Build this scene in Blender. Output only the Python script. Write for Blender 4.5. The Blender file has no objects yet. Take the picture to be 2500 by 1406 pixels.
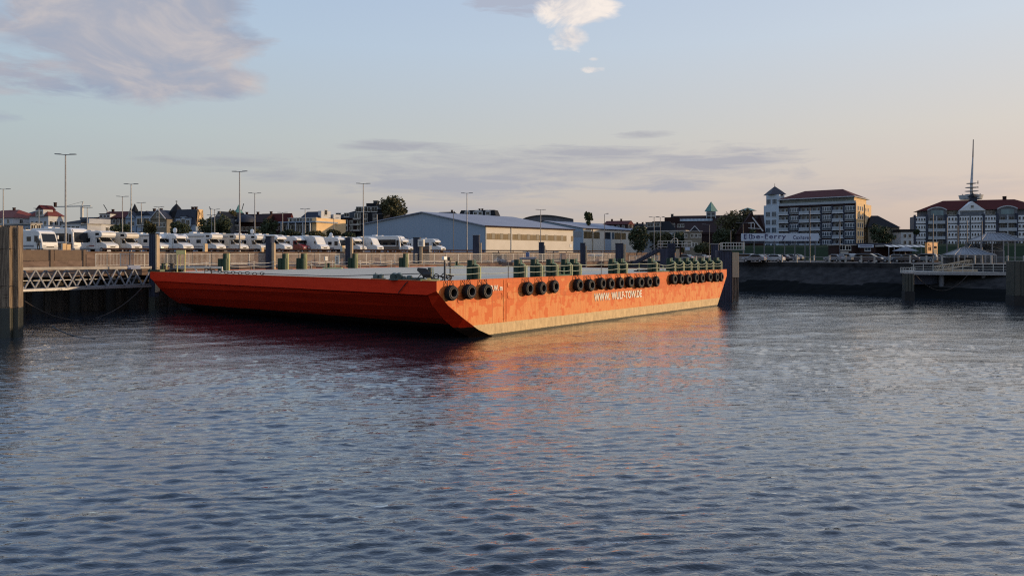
import bpy, bmesh, math, random
from mathutils import Vector, Matrix, noise
random.seed(7)
R = math.radians
sc = bpy.context.scene
COL = sc.collection
# ---------------------------------------------------------------- camera, light, sky
F, H, HY = 1765.0, 6.5, 620.0            # focal length and horizon measured in photo pixels, eye height in metres
cam_d = bpy.data.cameras.new('camera'); cam = bpy.data.objects.new('camera', cam_d); COL.objects.link(cam)
cam_d.sensor_width = 36.0; cam_d.lens = 36.0 * F / 2500.0
cam_d.shift_y = -(703.0 - HY) / 2500.0; cam_d.clip_end = 9000; cam_d.clip_start = 0.3
cam.location = (0, 0, H); cam.rotation_euler = (R(90), 0, 0)
sc.camera = cam
SUN_EL, SUN_AZ = R(8.5), R(85)           # azimuth clockwise from +Y (the view direction)
S = Vector((math.cos(SUN_EL)*math.sin(SUN_AZ), math.cos(SUN_EL)*math.cos(SUN_AZ), math.sin(SUN_EL)))
sun_d = bpy.data.lights.new('sun', 'SUN'); sun_d.energy = 3.6; sun_d.angle = R(0.6); sun_d.color = (1.0, 0.70, 0.40)
sun = bpy.data.objects.new('sun', sun_d); COL.objects.link(sun); sun.rotation_euler = S.to_track_quat('Z', 'Y').to_euler()
sun.location = (300, 50, 100)
sc.view_settings.view_transform = 'Standard'; sc.view_settings.look = 'None'
sc.render.engine = "CYCLES"; sc.cycles.use_denoising = False; sc.cycles.caustics_reflective = False; sc.cycles.caustics_refractive = False; sc.cycles.pixel_filter_type = 'BLACKMAN_HARRIS'; sc.cycles.filter_width = 1.2
sc.view_settings.exposure = 0.0; sc.view_settings.gamma = 1.0

world = bpy.data.worlds.new('World'); sc.world = world; world.use_nodes = True
nt = world.node_tree; nt.nodes.clear()
class NG:
    """tiny node-graph helper"""
    def __init__(s, nt): s.nt = nt
    def n(s, t, **k):
        nd = s.nt.nodes.new(t)
        for a, v in k.items(): setattr(nd, a, v)
        return nd
    def put(s, sock, v):
        if v is None: return
        if isinstance(v, bpy.types.NodeSocket): s.nt.links.new(v, sock)
        else:
            try: sock.default_value = v
            except Exception: sock.default_value = (v[0], v[1], v[2], 1) if len(v) == 3 else v
    def m(s, op, a, b=None, c=None, clamp=False):
        nd = s.n('ShaderNodeMath', operation=op, use_clamp=clamp)
        s.put(nd.inputs[0], a); s.put(nd.inputs[1], b) if b is not None else None
        if c is not None: s.put(nd.inputs[2], c)
        return nd.outputs[0]
    def mix(s, f, a, b, mode='MIX'):
        nd = s.n('ShaderNodeMix', data_type='RGBA', blend_type=mode)
        s.put(nd.inputs[0], f)
        for i, v in ((6, a), (7, b)):
            if isinstance(v, tuple) and len(v) == 3: v = (*v, 1)
            s.put(nd.inputs[i], v)
        return nd.outputs[2]
    def noise(s, vec, scale, detail=3, rough=.5, dist=0, ty='FBM'):
        nd = s.n('ShaderNodeTexNoise'); s.put(nd.inputs['Vector'], vec)
        nd.inputs['Scale'].default_value = scale; nd.inputs['Detail'].default_value = detail
        nd.inputs['Roughness'].default_value = rough; nd.inputs['Distortion'].default_value = dist
        if ty != 'FBM': nd.noise_type = ty
        return nd.outputs[0]
    def mapping(s, vec, loc=(0,0,0), rot=(0,0,0), sca=(1,1,1)):
        nd = s.n('ShaderNodeMapping'); s.put(nd.inputs[0], vec)
        nd.inputs[1].default_value = loc; nd.inputs[2].default_value = rot; nd.inputs[3].default_value = sca
        return nd.outputs[0]
    def ramp(s, f, stops, interp='LINEAR'):
        nd = s.n('ShaderNodeValToRGB'); s.put(nd.inputs[0], f); cr = nd.color_ramp; cr.interpolation = interp
        while len(cr.elements) < len(stops): cr.elements.new(0.5)
        for e, (p, c) in zip(cr.elements, stops):
            e.position = p; e.color = (*c, 1) if isinstance(c, tuple) else (c, c, c, 1)
        return nd.outputs[0]
g = NG(nt)
sky = g.n('ShaderNodeTexSky', sky_type='NISHITA'); sky.sun_disc = False
sky.sun_elevation = SUN_EL; sky.sun_rotation = SUN_AZ; sky.altitude = 0; sky.air_density = 1.0; sky.dust_density = 1.0; sky.ozone_density = 1.0
dirv = g.n('ShaderNodeTexCoord').outputs['Generated']
sep = g.n('ShaderNodeSeparateXYZ'); g.put(sep.inputs[0], dirv)
dx, dy, dz = sep.outputs
az = g.m('ARCTAN2', dx, dy); el = g.m('ARCSINE', dz)
comb = g.n('ShaderNodeCombineXYZ'); g.put(comb.inputs[0], az); g.put(comb.inputs[1], el)
ae = comb.outputs[0]
n1 = g.noise(g.mapping(ae, sca=(1, 2.6, 1)), 9, 8, .62, .4)
n2 = g.noise(g.mapping(ae, loc=(3, 1, 0), sca=(1, 5, 1)), 16, 5, .6, .3)
n3 = g.noise(g.mapping(ae, loc=(7, 2, 0), sca=(1, 1.8, 1)), 14, 7, .62, .6)
def blob(px, py, rx, ry, k=1.0, nz=None, amp=1.6, tilt=0.0):
    a0 = math.atan((px-1250)/F); e0 = math.atan((HY-py)/math.hypot(F, px-1250))
    kx = math.cos(a0)**2
    da = g.m('SUBTRACT', az, a0); de = g.m('SUBTRACT', el, e0)
    if tilt: de = g.m('SUBTRACT', de, g.m('MULTIPLY', da, tilt))
    u = g.m('MULTIPLY', da, 1/(rx/F*kx)); v = g.m('MULTIPLY', de, 1/(ry/F*math.cos(a0)))
    d = g.m('ADD', g.m('MULTIPLY', u, u), g.m('MULTIPLY', v, v))
    base = g.m('SUBTRACT', 1.0, d)
    base = g.m('ADD', base, g.m('MULTIPLY', g.m('SUBTRACT', nz if nz else n1, .5), amp*2))
    base = g.m('MULTIPLY', base, k, clamp=True)
    return base
def mx(lst):
    r = lst[0]
    for b in lst[1:]: r = g.m('MAXIMUM', r, b)
    return r
CL_A = mx([blob(350, 70, 320, 190, 2.6, n1, 1.0), blob(20, 80, 110, 55, .8, n1, 2.2), blob(60, 185, 240, 55, 1.0, n2, 1.8), blob(0, 285, 70, 18, .6, n2), blob(480, 190, 190, 58, 1.6, n1, 1.1)])
CL_B = mx([blob(1410, 10, 110, 66, 1.5, n3, 1.6), blob(1392, 92, 52, 34, 1.4, n3, 1.5), blob(1445, 170, 34, 9, .9, n3, 2.0), blob(1450,145,14,5,.7,n3,1.5)])
CL_D = mx([blob(1270, 0, 135, 34, 1.8, n2, 1.3)])
n4 = g.noise(g.mapping(ae, loc=(2, 9, 0), rot=(0,0,R(-3)), sca=(1, 7, 1)), 11, 7, .62, .5)
CL_C = mx([blob(990, 358, 190, 16, .8, n4, 1.9), blob(540, 395, 230, 13, .6, n4, 1.7), blob(1420, 380, 200, 30, 1.0, n4, 1.9),
           blob(1740, 392, 240, 30, 1.0, n4, 1.8), blob(1130, 452, 330, 40, 1.1, n4, 1.6), blob(1620, 445, 150, 26, 1.0, n4, 1.8),
           blob(780, 436, 190, 18, .8, n4, 1.7), blob(1570, 330, 80, 10, .7, n4, 1.6), blob(1300, 415, 620, 60, .6, n4, 2.4), blob(2100, 470, 500, 40, .3, n4, 1.8), blob(1000,515,700,30,.45,n4,1.4)])
SKYK = 0.10
skyc = g.n('ShaderNodeVectorMath', operation='SCALE'); g.put(skyc.inputs[0], sky.outputs[0]); skyc.inputs['Scale'].default_value = SKYK
base = skyc.outputs[0]
# thin high veil of cloud lit from the right: greyer left, pinker right, stronger near the horizon
tr = g.m('MULTIPLY_ADD', az, 0.80, 0.5, clamp=True)
elp = g.m('MULTIPLY', el, 1/.55, clamp=True)
gl = g.ramp(elp, [(0, (.40,.41,.43)), (.12, (.47,.48,.48)), (.28, (.49,.57,.60)), (.5, (.46,.60,.76)), (1, (.34,.49,.80))])
gr = g.ramp(elp, [(0, (.58,.46,.43)), (.12, (.74,.58,.51)), (.28, (.76,.69,.63)), (.5, (.69,.75,.83)), (1, (.48,.61,.88))])
c0 = g.mix(.84, base, g.mix(tr, gl, gr))
shadeA = g.ramp(g.noise(g.mapping(ae, loc=(1, 5, 0), sca=(1, 2.2, 1)), 8, 6, .6, .5), [(.35, (.33, .38, .49)), (.5, (.41,.42,.49)), (.66, (.57, .52, .52))])
c1 = g.mix(g.m('MULTIPLY', CL_A, .92), c0, shadeA)
c1 = g.mix(g.m('MULTIPLY', CL_D, .8), c1, (.42, .45, .55))
shadeB = g.ramp(n3, [(.35, (.66, .64, .66)), (.6, (.96, .86, .78))])
c1 = g.mix(g.m('MULTIPLY', CL_B, .95), c1, shadeB)
c1 = g.mix(g.m('MULTIPLY', CL_C, .88), c1, g.mix(tr, (.37, .39, .44), (.44, .43, .475)))
# below the horizon: dull water-and-land tone
c1 = g.mix(g.m('MULTIPLY', g.m('MULTIPLY', dz, -30), 1, clamp=True), c1, (.1, .11, .13))
bg = g.n('ShaderNodeBackground'); g.put(bg.inputs[0], c1); bg.inputs[1].default_value = 1.0
wo = g.n('ShaderNodeOutputWorld'); nt.links.new(bg.outputs[0], wo.inputs[0])

# ---------------------------------------------------------------- materials
def mat(name, col, rough=.6, metal=0, col2=None, ns=3.0, lo=.35, hi=.65, bump=0, bs=20, stretch=(1,1,1), spec=None, coat=0, detail=4, space='Object'):
    m = bpy.data.materials.new(name); m.use_nodes = True
    G = NG(m.node_tree); b = m.node_tree.nodes['Principled BSDF']
    b.inputs['Roughness'].default_value = rough; b.inputs['Metallic'].default_value = metal
    if spec is not None: b.inputs['Specular IOR Level'].default_value = spec
    if coat: b.inputs['Coat Weight'].default_value = coat; b.inputs['Coat Roughness'].default_value = .08
    tc = G.n('ShaderNodeTexCoord').outputs[space]
    if col2 is None: col2 = tuple(c*.72 for c in col)
    nz = G.noise(G.mapping(tc, sca=stretch), ns, detail, .6)
    c = G.ramp(nz, [(lo, col2), (hi, col)])
    G.put(b.inputs['Base Color'], c)
    if bump:
        bn = G.n('ShaderNodeBump'); bn.inputs['Strength'].default_value = bump; bn.inputs['Distance'].default_value = .03
        G.put(bn.inputs['Height'], G.noise(tc, bs, 4, .6)); m.node_tree.links.new(bn.outputs[0], b.inputs['Normal'])
    return m
def glass(name, col=(.02,.025,.03), rough=.06):
    return mat(name, col, rough, spec=.4, col2=tuple(c*.6 for c in col), ns=.8)
M = {}
M['white'] = mat('white_paint', (.74,.74,.72), .35, col2=(.62,.62,.60), ns=2)
M['offwhite'] = mat('aged_white_paint', (.60,.58,.53), .55, col2=(.45,.43,.38), ns=3)
M['van'] = mat('van_gelcoat', (.64,.64,.63), .3, col2=(.56,.56,.55), ns=1.2, coat=.15)
M['vangrey'] = mat('van_grey_trim', (.28,.29,.31), .4)
M['vanbrown'] = mat('van_bronze_trim', (.16,.13,.11), .35)
M['stripe'] = mat('decal_grey', (.18,.19,.22), .4)
M['redvan'] = mat('dark_red_paint', (.22,.02,.02), .25, coat=.5)
M['glass'] = glass('dark_glass', (.012,.014,.018), .08)
M['bglass'] = glass('blue_glass', (.05,.08,.11), .05)
M['rubber'] = mat('rubber', (.009,.008,.008), .75, spec=.25, col2=(.016,.014,.013), ns=6, bump=.3, bs=30)
M['rim'] = mat('wheel_metal', (.4,.4,.42), .35, .6)
M['black'] = mat('black_plastic', (.02,.02,.022), .5)
M['lamp'] = mat('headlamp_glass', (.75,.75,.72), .08, .3)
M['tail'] = mat('tail_lamp_red', (.35,.02,.02), .2)
M['orange_w'] = mat('amber', (.8,.3,.03), .3)
M['galv'] = mat('galvanised_steel', (.24,.245,.26), .45, .5, ns=4)
M['dgalv'] = mat('dark_steel_post', (.10,.11,.13), .5, .3)
M['bluesteel'] = mat('blue_grey_steel', (.040,.048,.078), .6, spec=.25, col2=(.022,.027,.045), ns=2, stretch=(1,1,.15))
M['timber'] = mat('weathered_timber', (.25,.19,.13), .9, col2=(.07,.05,.035), lo=.42, hi=.58, ns=3, stretch=(9,9,.22), bump=.6, bs=14, detail=8)
M['timber_l'] = mat('fender_board', (.42,.33,.22), .8, col2=(.32,.24,.16), ns=3, stretch=(5,5,.4), bump=.3)
M['wet'] = mat('wet_algae_timber', (.022,.026,.018), .5, col2=(.01,.012,.01), ns=3, stretch=(5,5,.6), bump=.6)
M['conc'] = mat('quay_concrete', (.24,.17,.13), .9, spec=.1, col2=(.13,.09,.07), ns=.7, stretch=(1,1,2.5), bump=.3, bs=8, detail=8)
M['concl'] = mat('pale_concrete', (.40,.37,.33), .9, col2=(.27,.25,.22), ns=1, bump=.2, detail=8)
M['brownpanel'] = mat('brown_flood_panel', (.13,.085,.055), .6, col2=(.16,.105,.066), ns=2)
M['asph'] = mat('asphalt', (.05,.05,.052), .9, col2=(.045,.045,.047), ns=.6, bump=.2, detail=8)
M['dark'] = mat('shade_and_wet_dark', (.018,.017,.016), .95, col2=(.010,.010,.010), ns=1)  # near-black: shade under quay and pier painted in, also wet pile feet
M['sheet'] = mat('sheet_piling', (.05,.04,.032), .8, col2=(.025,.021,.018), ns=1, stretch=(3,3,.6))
M['green'] = mat('dark_green_paint', (.008,.034,.022), .45, spec=.3, col2=(.005,.022,.015), ns=4, stretch=(2,2,.5))
M['gteal'] = mat('grey_green_paint', (.055,.085,.075), .5, col2=(.03,.05,.045), ns=5)
M['lime'] = mat('pale_yellow_green_paint', (.50,.54,.27), .5, col2=(.40,.44,.24), ns=4)
M['yellow'] = mat('pale_yellow_paint', (.72,.62,.24), .5, col2=(.60,.50,.20), ns=4)
M['ropew'] = mat('pale_chain', (.42,.46,.36), .6)
M['rust'] = mat('dark_rusty_iron', (.035,.025,.02), .7, .3)
M['slate'] = mat('blue_slate_roof', (.028,.034,.052), .6, spec=.25, col2=(.018,.022,.036), ns=2, stretch=(1,1,4))
M['blackroof'] = mat('black_tile_roof', (.010,.011,.015), .7, spec=.2, col2=(.007,.008,.011), ns=2, stretch=(1,1,4))
M['redroof'] = mat('red_tile_roof', (.17,.030,.018), .8, col2=(.11,.02,.012), ns=1.5, stretch=(1,1,5))
M['brownroof'] = mat('brown_tile_roof', (.030,.013,.012), .8, spec=.2, col2=(.018,.009,.009), ns=1.5, stretch=(1,1,5))
M['crimroof'] = mat('crimson_tile_roof', (.080,.013,.012), .8, spec=.2, col2=(.055,.010,.009), ns=1.5, stretch=(1,1,5))
M['brick'] = mat('dark_brick', (.038,.020,.018), .9, spec=.2, col2=(.022,.012,.011), ns=2, detail=8)
M['cream'] = mat('cream_sunlit_render', (.72,.50,.26), .85, col2=(.60,.41,.21), ns=.5)  # cream, also carries painted sunlight on hotel and terraced block ends
M['ochre'] = mat('ochre_render', (.21,.18,.13), .85, col2=(.15,.13,.10), ns=.6)
M['render_w'] = mat('white_render', (.48,.49,.50), .85, col2=(.38,.39,.41), ns=.6)
M['render_b'] = mat('pale_blue_render', (.26,.32,.40), .85, col2=(.20,.25,.32), ns=.6)
M['render_g'] = mat('grey_render', (.13,.135,.15), .85, ns=.6)
M['hallblue'] = mat('shade_blue_cladding', (.29,.355,.43), .75, spec=.2, col2=(.265,.325,.395), ns=1.2, stretch=(3,3,.05))  # gable shade put into this bluish colour, long wall stays cream
M['hallroof'] = mat('metal_sheet_roof', (.25,.27,.32), .75, col2=(.22,.24,.29), ns=.15, spec=.25)
M['hallwall'] = mat('cream_cladding', (.62,.57,.49), .8, col2=(.57,.52,.44), ns=.4)
M['translucent'] = mat('yellowed_strip_glazing', (.17,.115,.05), .5, spec=.2, col2=(.055,.036,.014), ns=1.2, stretch=(3,3,.25), detail=6)
M['copper'] = mat('verdigris_copper', (.10,.24,.21), .6, col2=(.06,.15,.13), ns=2)
M['teal'] = mat('teal_glass', (.14,.22,.24), .15, col2=(.07,.11,.13), ns=.5, stretch=(1,1,.2))
M['leaf'] = mat('leaf_dark', (.045,.060,.022), .8, col2=(.020,.030,.012), ns=.35)
M['leafb'] = mat('leaf_olive_brown', (.085,.075,.025), .8, col2=(.04,.04,.014), ns=.35)
M['bark'] = mat('bark', (.06,.045,.035), .9)
M['grass'] = mat('grass', (.010,.024,.007), .95, spec=.1, col2=(.006,.015,.005), ns=.5, detail=8)
M['stone'] = mat('wet_rock', (.040,.038,.038), .9, spec=.1, col2=(.014,.014,.015), ns=.8, bump=.8, bs=3, detail=8)
M['algae'] = mat('black_algae_slope', (.006,.007,.007), .9, spec=.04, col2=(.006,.007,.008), ns=1, bump=.4, bs=4)
M['kiosk'] = mat('orange_kiosk_paint', (.75,.34,.10), .6)
M['signw'] = mat('sign_white', (.40,.46,.55), .5, col2=(.36,.42,.51), ns=1)
M['signb'] = mat('sign_blue', (.008,.012,.09), .5)
M['canopy'] = mat('frosted_canopy', (.13,.145,.17), .4, spec=.25, col2=(.08,.09,.11), ns=1)
M['blue'] = mat('blue_paint', (.10,.16,.32), .5)

# ---------------------------------------------------------------- mesh builder
class MB:
    def __init__(s): s.v = []; s.f = []; s.mi = []; s.sm = []; s.T = None
    def _add(s, vs, fs, mi=0, sm=False):
        o = len(s.v)
        for p in vs: s.v.append(tuple((s.T @ Vector(p)) if s.T else p))
        for f in fs: s.f.append(tuple(i+o for i in f)); s.mi.append(mi); s.sm.append(sm)
    def box(s, x0, x1, y0, y1, z0, z1, m=0):
        s._add([(x0,y0,z0),(x1,y0,z0),(x1,y1,z0),(x0,y1,z0),(x0,y0,z1),(x1,y0,z1),(x1,y1,z1),(x0,y1,z1)],
               [(0,3,2,1),(4,5,6,7),(0,1,5,4),(1,2,6,5),(2,3,7,6),(3,0,4,7)], m); return s
    def bar(s, p, q, w, h=None, m=0):
        """square bar from p to q"""
        p = Vector(p); q = Vector(q); h = h or w; d = (q-p).normalized()
        up = Vector((0,0,1)) if abs(d.z) < .95 else Vector((1,0,0))
        a = d.cross(up).normalized()*w/2; b = a.cross(d).normalized()*h/2
        vs = [p-a-b, p+a-b, p+a+b, p-a+b, q-a-b, q+a-b, q+a+b, q-a+b]
        s._add(vs, [(0,1,2,3),(7,6,5,4),(0,4,5,1),(1,5,6,2),(2,6,7,3),(3,7,4,0)], m); return s
    def cyl(s, p, q, r0, r1=None, n=10, m=0, sm=True, cap=True):
        p = Vector(p); q = Vector(q); r1 = r0 if r1 is None else r1; d = (q-p).normalized()
        up = Vector((0,0,1)) if abs(d.z) < .95 else Vector((1,0,0))
        a = d.cross(up).normalized(); b = a.cross(d).normalized()
        vs = []
        for k in range(n):
            t = 2*math.pi*k/n; u = a*math.cos(t)+b*math.sin(t); vs += [p+u*r0, q+u*r1]
        s._add(vs, [(2*k, (2*k+2)%(2*n), (2*k+3)%(2*n), 2*k+1) for k in range(n)], m, sm)
        if cap: s._add(vs, [tuple(2*k for k in range(n)), tuple(2*k+1 for k in reversed(range(n)))], m)
        return s
    def tube(s, pts, r, n=6, m=0):
        for a, b in zip(pts, pts[1:]): s.cyl(a, b, r, r, n, m, True, True)
        return s
    def prism(s, poly, y0, y1, m=0):
        """profile in x,z extruded along y"""
        n = len(poly)
        vs = [(x, y0, z) for x, z in poly] + [(x, y1, z) for x, z in poly]
        s._add(vs, [tuple(range(n)), tuple(reversed(range(n, 2*n)))] + [(i+n, (i+1)%n+n, (i+1)%n, i) for i in range(n)], m); return s
    def face(s, pts, m=0): s._add(pts, [tuple(range(len(pts)))], m); return s
    def slab(s, pts, z0, z1, m=0):
        """plan polygon extruded in z"""
        n = len(pts)
        s._add([(x, y, z0) for x, y in pts]+[(x, y, z1) for x, y in pts],
               [tuple(reversed(range(n))), tuple(range(n, 2*n))]+[(i, (i+1)%n, (i+1)%n+n, i+n) for i in range(n)], m); return s
    def lathe(s, prof, c=(0,0,0), axis='z', n=16, m=0, sm=True, closed=False):
        vs = []; k = len(prof)
        for i in range(n):
            t = 2*math.pi*i/n
            for r, h in prof:
                if axis == 'z': vs.append((c[0]+r*math.cos(t), c[1]+r*math.sin(t), c[2]+h))
                else: vs.append((c[0]+r*math.cos(t), c[1]+h, c[2]+r*math.sin(t)))
        fs = []
        for i in range(n):
            j = (i+1) % n
            for a in range(k if closed else k-1): b = (a+1) % k; fs.append((i*k+a, j*k+a, j*k+b, i*k+b))
        s._add(vs, fs, m, sm); return s
    def build(s, name, mats, parent=None, bevel=0, seg=2, loc=None, fix=True):
        me = bpy.data.meshes.new(name); me.from_pydata(s.v, [], s.f)
        if not isinstance(mats, (list, tuple)): mats = [mats]
        for m in mats: me.materials.append(M[m] if isinstance(m, str) else m)
        me.polygons.foreach_set('material_index', s.mi); me.polygons.foreach_set('use_smooth', s.sm)
        if fix:
            bm = bmesh.new(); bm.from_mesh(me); bmesh.ops.recalc_face_normals(bm, faces=bm.faces); bm.to_mesh(me); bm.free()
        me.update()
        o = bpy.data.objects.new(name, me); COL.objects.link(o)
        if parent: o.parent = parent
        if loc: o.location = loc
        if bevel:
            bv = o.modifiers.new('bevel', 'BEVEL'); bv.width = bevel; bv.segments = seg; bv.limit_method = 'ANGLE'; bv.angle_limit = R(35)
        return o
def tag(o, label, cat, group=None, kind=None):
    o['label'] = label; o['category'] = cat
    if group: o['group'] = group
    if kind: o['kind'] = kind
    return o
def struct(o, label, cat): return tag(o, label, cat, kind='structure')
def thing(name, label, cat, loc=(0,0,0), rz=0, group=None):
    o = bpy.data.objects.new(name, None); COL.objects.link(o); o.empty_display_size = .5
    o.location = loc; o.rotation_euler = (0, 0, rz); return tag(o, label, cat, group)
def dup(root, loc=None, rz=None, label=None, group=None, scale=None):
    def rec(o, par):
        c = o.copy(); COL.objects.link(c)
        if par is not None: c.parent = par; c.matrix_parent_inverse = o.matrix_parent_inverse.copy()
        for ch in KIDS(o): rec(ch, c)
        return c
    r = rec(root, None)
    if loc is not None: r.location = loc
    if rz is not None: r.rotation_euler = (0, 0, rz)
    if label: r['label'] = label
    if group: r['group'] = group
    if scale: r.scale = scale
    return r
def KIDS(o): return [c for c in COL.objects if c.parent == o]
def P(px, py, D): return Vector(((px-1250)/F*D, D, H-(py-HY)/F*D))
def X(px, D): return (px-1250)/F*D
def Z(py, D): return H-(py-HY)/F*D
GR = R(-39.44)                                    # town grid angle: local x runs right and towards the camera
BX = Vector((.6353, .7722, 0)); BY = Vector((-.7722, .6353, 0))   # barge axes
# basin frame: e runs right along the far bank, n runs inland
K0 = Vector((18.8, 147.8, 0)); E = Vector((.7071, -.7071, 0)); N = Vector((.7071, .7071, 0))
def B(e, n, z=0): v = K0 + E*e + N*n; return Vector((v.x, v.y, z))
def solve(px, o, d):
    """distance w along d from o at which the point stands over photo column px"""
    r = (px-1250)/F; return (r*o[1]-o[0])/(d[0]-r*d[1])
ORD = ['first','second','third','fourth','fifth','sixth','seventh','eighth','ninth','tenth','eleventh','twelfth','thirteenth','fourteenth','fifteenth']
# ---------------------------------------------------------------- ground, quay, water
random.seed(11)
mb = MB()
far = 3500
def quadg(pts, z, m=0): mb.face([tuple(B(e, n, z)) for e, n in pts], m)
quadg([(-8,-260),(-8,far),(-far,far),(-far,-260)], 6.7)
struct(mb.build('ground', 'asph', fix=False), 'flat asphalt of the motorhome park and town behind the quay', 'ground')
mb = MB()
# apron along left quay, and car park behind the right bank, one sheet with its concrete edge
mb.slab([tuple(B(e, n))[:2] for e, n in [(-8,-260),(0,-260),(0,9),(170,9),(170,48),(-8,48)]], 4.0, 4.95)
struct(mb.build('quay', 'conc'), 'brown concrete quay apron round the harbour basin', 'quay')
mb = MB()
mb.face([tuple(B(e, n, 4.962)) for e, n in [(0.5,10.4),(170,10.4),(170,48),(0.5,48)]])
mb.face([tuple(B(e, n, 4.962)) for e, n in [(-7.2,-260),(-1,-260),(-1,48),(-7.2,48)]])
struct(mb.build('pavement', 'asph', fix=False), 'grey paving of the quay walk and car park', 'pavement')
# grassy dike behind the right car park
mb = MB()
prof = [(47.9,4.9),(56,5.6),(66,8.2),(70,8.8),(78,8.9),(far,9.0)]
es = [-8.2,-7,16,30,60,100,170,700]
for i in range(len(es)-1):
    for j in range(len(prof)-1):
        hh = lambda e, z: z if e > -8 else min(z, 6.6)
        mb.face([tuple(B(es[i], prof[j][0], hh(es[i],prof[j][1]))), tuple(B(es[i+1], prof[j][0], prof[j][1])), tuple(B(es[i+1], prof[j+1][0], prof[j+1][1])), tuple(B(es[i], prof[j+1][0], hh(es[i],prof[j+1][1])))])
struct(mb.build('dike', 'grass', fix=False), 'green grass dike rising behind the car park', 'dike')
# retaining wall between apron and motorhome park
mb = MB()
mb.box(-8.35,-8.0,-260,49.5,4.9,6.72)
for k in range(0, 120): mb.box(-8.0,-7.93,48-2.6*k,48.22-2.6*k,4.95,6.70)
mb.box(-8.45,-7.9,-260,49.6,6.722,6.80)
mb.T = None
def basin(o):
    o.matrix_world = Matrix(((E.x,N.x,0,K0.x),(E.y,N.y,0,K0.y),(0,0,1,0),(0,0,0,1))); return o
tag(basin(mb.build('retaining_wall', 'conc')), 'low brown concrete retaining wall behind the white quay railing', 'wall')
# guard beam along the motorhome park edge
gr_ = tag(basin(bpy.data.objects.new('guard_rail', None)), 'rust brown guard rail in front of the parked motorhomes', 'guard rail'); COL.objects.link(gr_)
mb = MB(); mb.box(-9.35,-9.25,-90,20,7.02,7.25); mb.build('rail', 'brick', gr_)
for k in range(0, 28):
    MB().box(-9.4,-9.3,19-4*k,19.12-4*k,6.7,7.2).build('post', 'brick', gr_)
# dark recess under the left quay: sheet piling set back, piles in front coloured as shade
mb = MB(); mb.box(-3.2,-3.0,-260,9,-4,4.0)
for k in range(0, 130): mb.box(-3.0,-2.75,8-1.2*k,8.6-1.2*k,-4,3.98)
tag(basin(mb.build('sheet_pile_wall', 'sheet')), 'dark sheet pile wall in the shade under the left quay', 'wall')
def qn(px):      # n along the left quay front for a photo column
    return solve(px, (K0.x, K0.y), (N.x, N.y))
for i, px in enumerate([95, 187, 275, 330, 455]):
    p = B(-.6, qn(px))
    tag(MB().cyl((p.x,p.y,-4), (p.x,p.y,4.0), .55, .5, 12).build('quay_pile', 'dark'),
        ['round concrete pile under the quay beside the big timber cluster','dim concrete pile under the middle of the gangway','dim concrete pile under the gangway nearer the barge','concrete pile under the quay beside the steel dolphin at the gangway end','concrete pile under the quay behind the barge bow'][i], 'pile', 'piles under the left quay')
# concrete end blocks below flood panels
# right bank: wall, rock slope, black algae slope
mb = MB()
mb.box(0.5,170,8.6,9.6,3.9,5.0)
for k in range(30): mb.box(2+6*k,2.12+6*k,8.52,8.6,3.9,4.95)
tag(basin(mb.build('harbour_wall', 'stone')), 'low dark concrete wall along the top of the rock slope', 'wall')
mb = MB(); nx, ny = 220, 14
for i in range(nx+1):
    e = -1+175*i/nx
    for j in range(ny+1):
        t = j/ny; n = 8.6*t-2.0*(1-t)
        z = -1.2*(1-t)**1 + 4.25*t
        z += .22*noise.noise(Vector((e*.9, n*.9, 1)))*(t*(1-t)*4) + .12*noise.noise(Vector((e*2.3, n*2.3, 5)))
        mb.v.append((e, n, min(z, 4.6)))
for i in range(nx):
    for j in range(ny):
        a = i*(ny+1)+j; mb.f.append((a, a+ny+1, a+ny+2, a+1)); mb.mi.append(1 if j < 7+(noise.noise(Vector((i*.08,0,0)))*1.2) else 0); mb.sm.append(False)
o = basin(mb.build('embankment', ['stone','algae'], fix=False)); struct(o, 'rock embankment with black algae band above the water', 'embankment')

# water ------------------------------------------------------------
import numpy as np
rng = np.random.default_rng(3)
xs = np.concatenate([[-4000,-400,-160,-100], np.arange(-72, 92.01, .18), [110,150,260,600,4000]])
yl = [9.0]
while yl[-1] < 150: yl.append(yl[-1]+max(.055, .055*(yl[-1]/16)**1.28))
ys = np.concatenate([[-3000,-300,-60,-10,0,5], np.array(yl), [170]])
XX, YY = np.meshgrid(xs, ys)
DYY = np.maximum(.055, .055*(np.maximum(YY,1)/16)**1.28)
ZZ = np.zeros_like(XX)
# a slow field that makes some patches calmer than others
calm = .80+.20*np.sin(XX*.13+np.sin(YY*.09)*1.7)*np.sin(YY*.11+.6*np.sin(XX*.07)+1)
for k in range(104):
    short = k < 80
    lam = .23*(.85/.23)**rng.random() if short else 1.3*(7/1.3)**rng.random()
    kk = 2*np.pi/lam; th = R(97)+rng.normal(0, .36 if short else .5)
    amp = (.048 if short else .009)*lam/(2*np.pi)*(.7+.6*rng.random())
    ph = rng.random()*6.28
    arg = kk*(XX*np.cos(th)+YY*np.sin(th))+ph+.35*np.sin(XX*.31/lam+k)+.35*np.sin(YY*.23/lam+2*k)
    env = .7+.5*np.sin(XX*(.21+.05*(k%5))+YY*.13*(1+k%3)+k)*np.sin(YY*(.33+.04*(k%7))-XX*.11+2*k) if short else 1
    wgt = env*np.clip(lam/(DYY*2.6)-.6, 0, 1)
    ZZ += wgt*amp*(np.sin(arg)+.30*np.sin(2*arg-1.57))
fade = np.clip((XX+72)/8,0,1)*np.clip((92-XX)/8,0,1)*np.clip((YY-9)/2,0,1)*np.clip((150-YY)/15,0,1)
ZZ = ZZ*fade*calm - 0.02
nyy, nxx = XX.shape
me = bpy.data.meshes.new('water')
verts = np.stack([XX, YY, ZZ], -1).reshape(-1).astype(np.float32)
idx = np.arange(nyy*nxx, dtype=np.int32).reshape(nyy, nxx)
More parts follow.
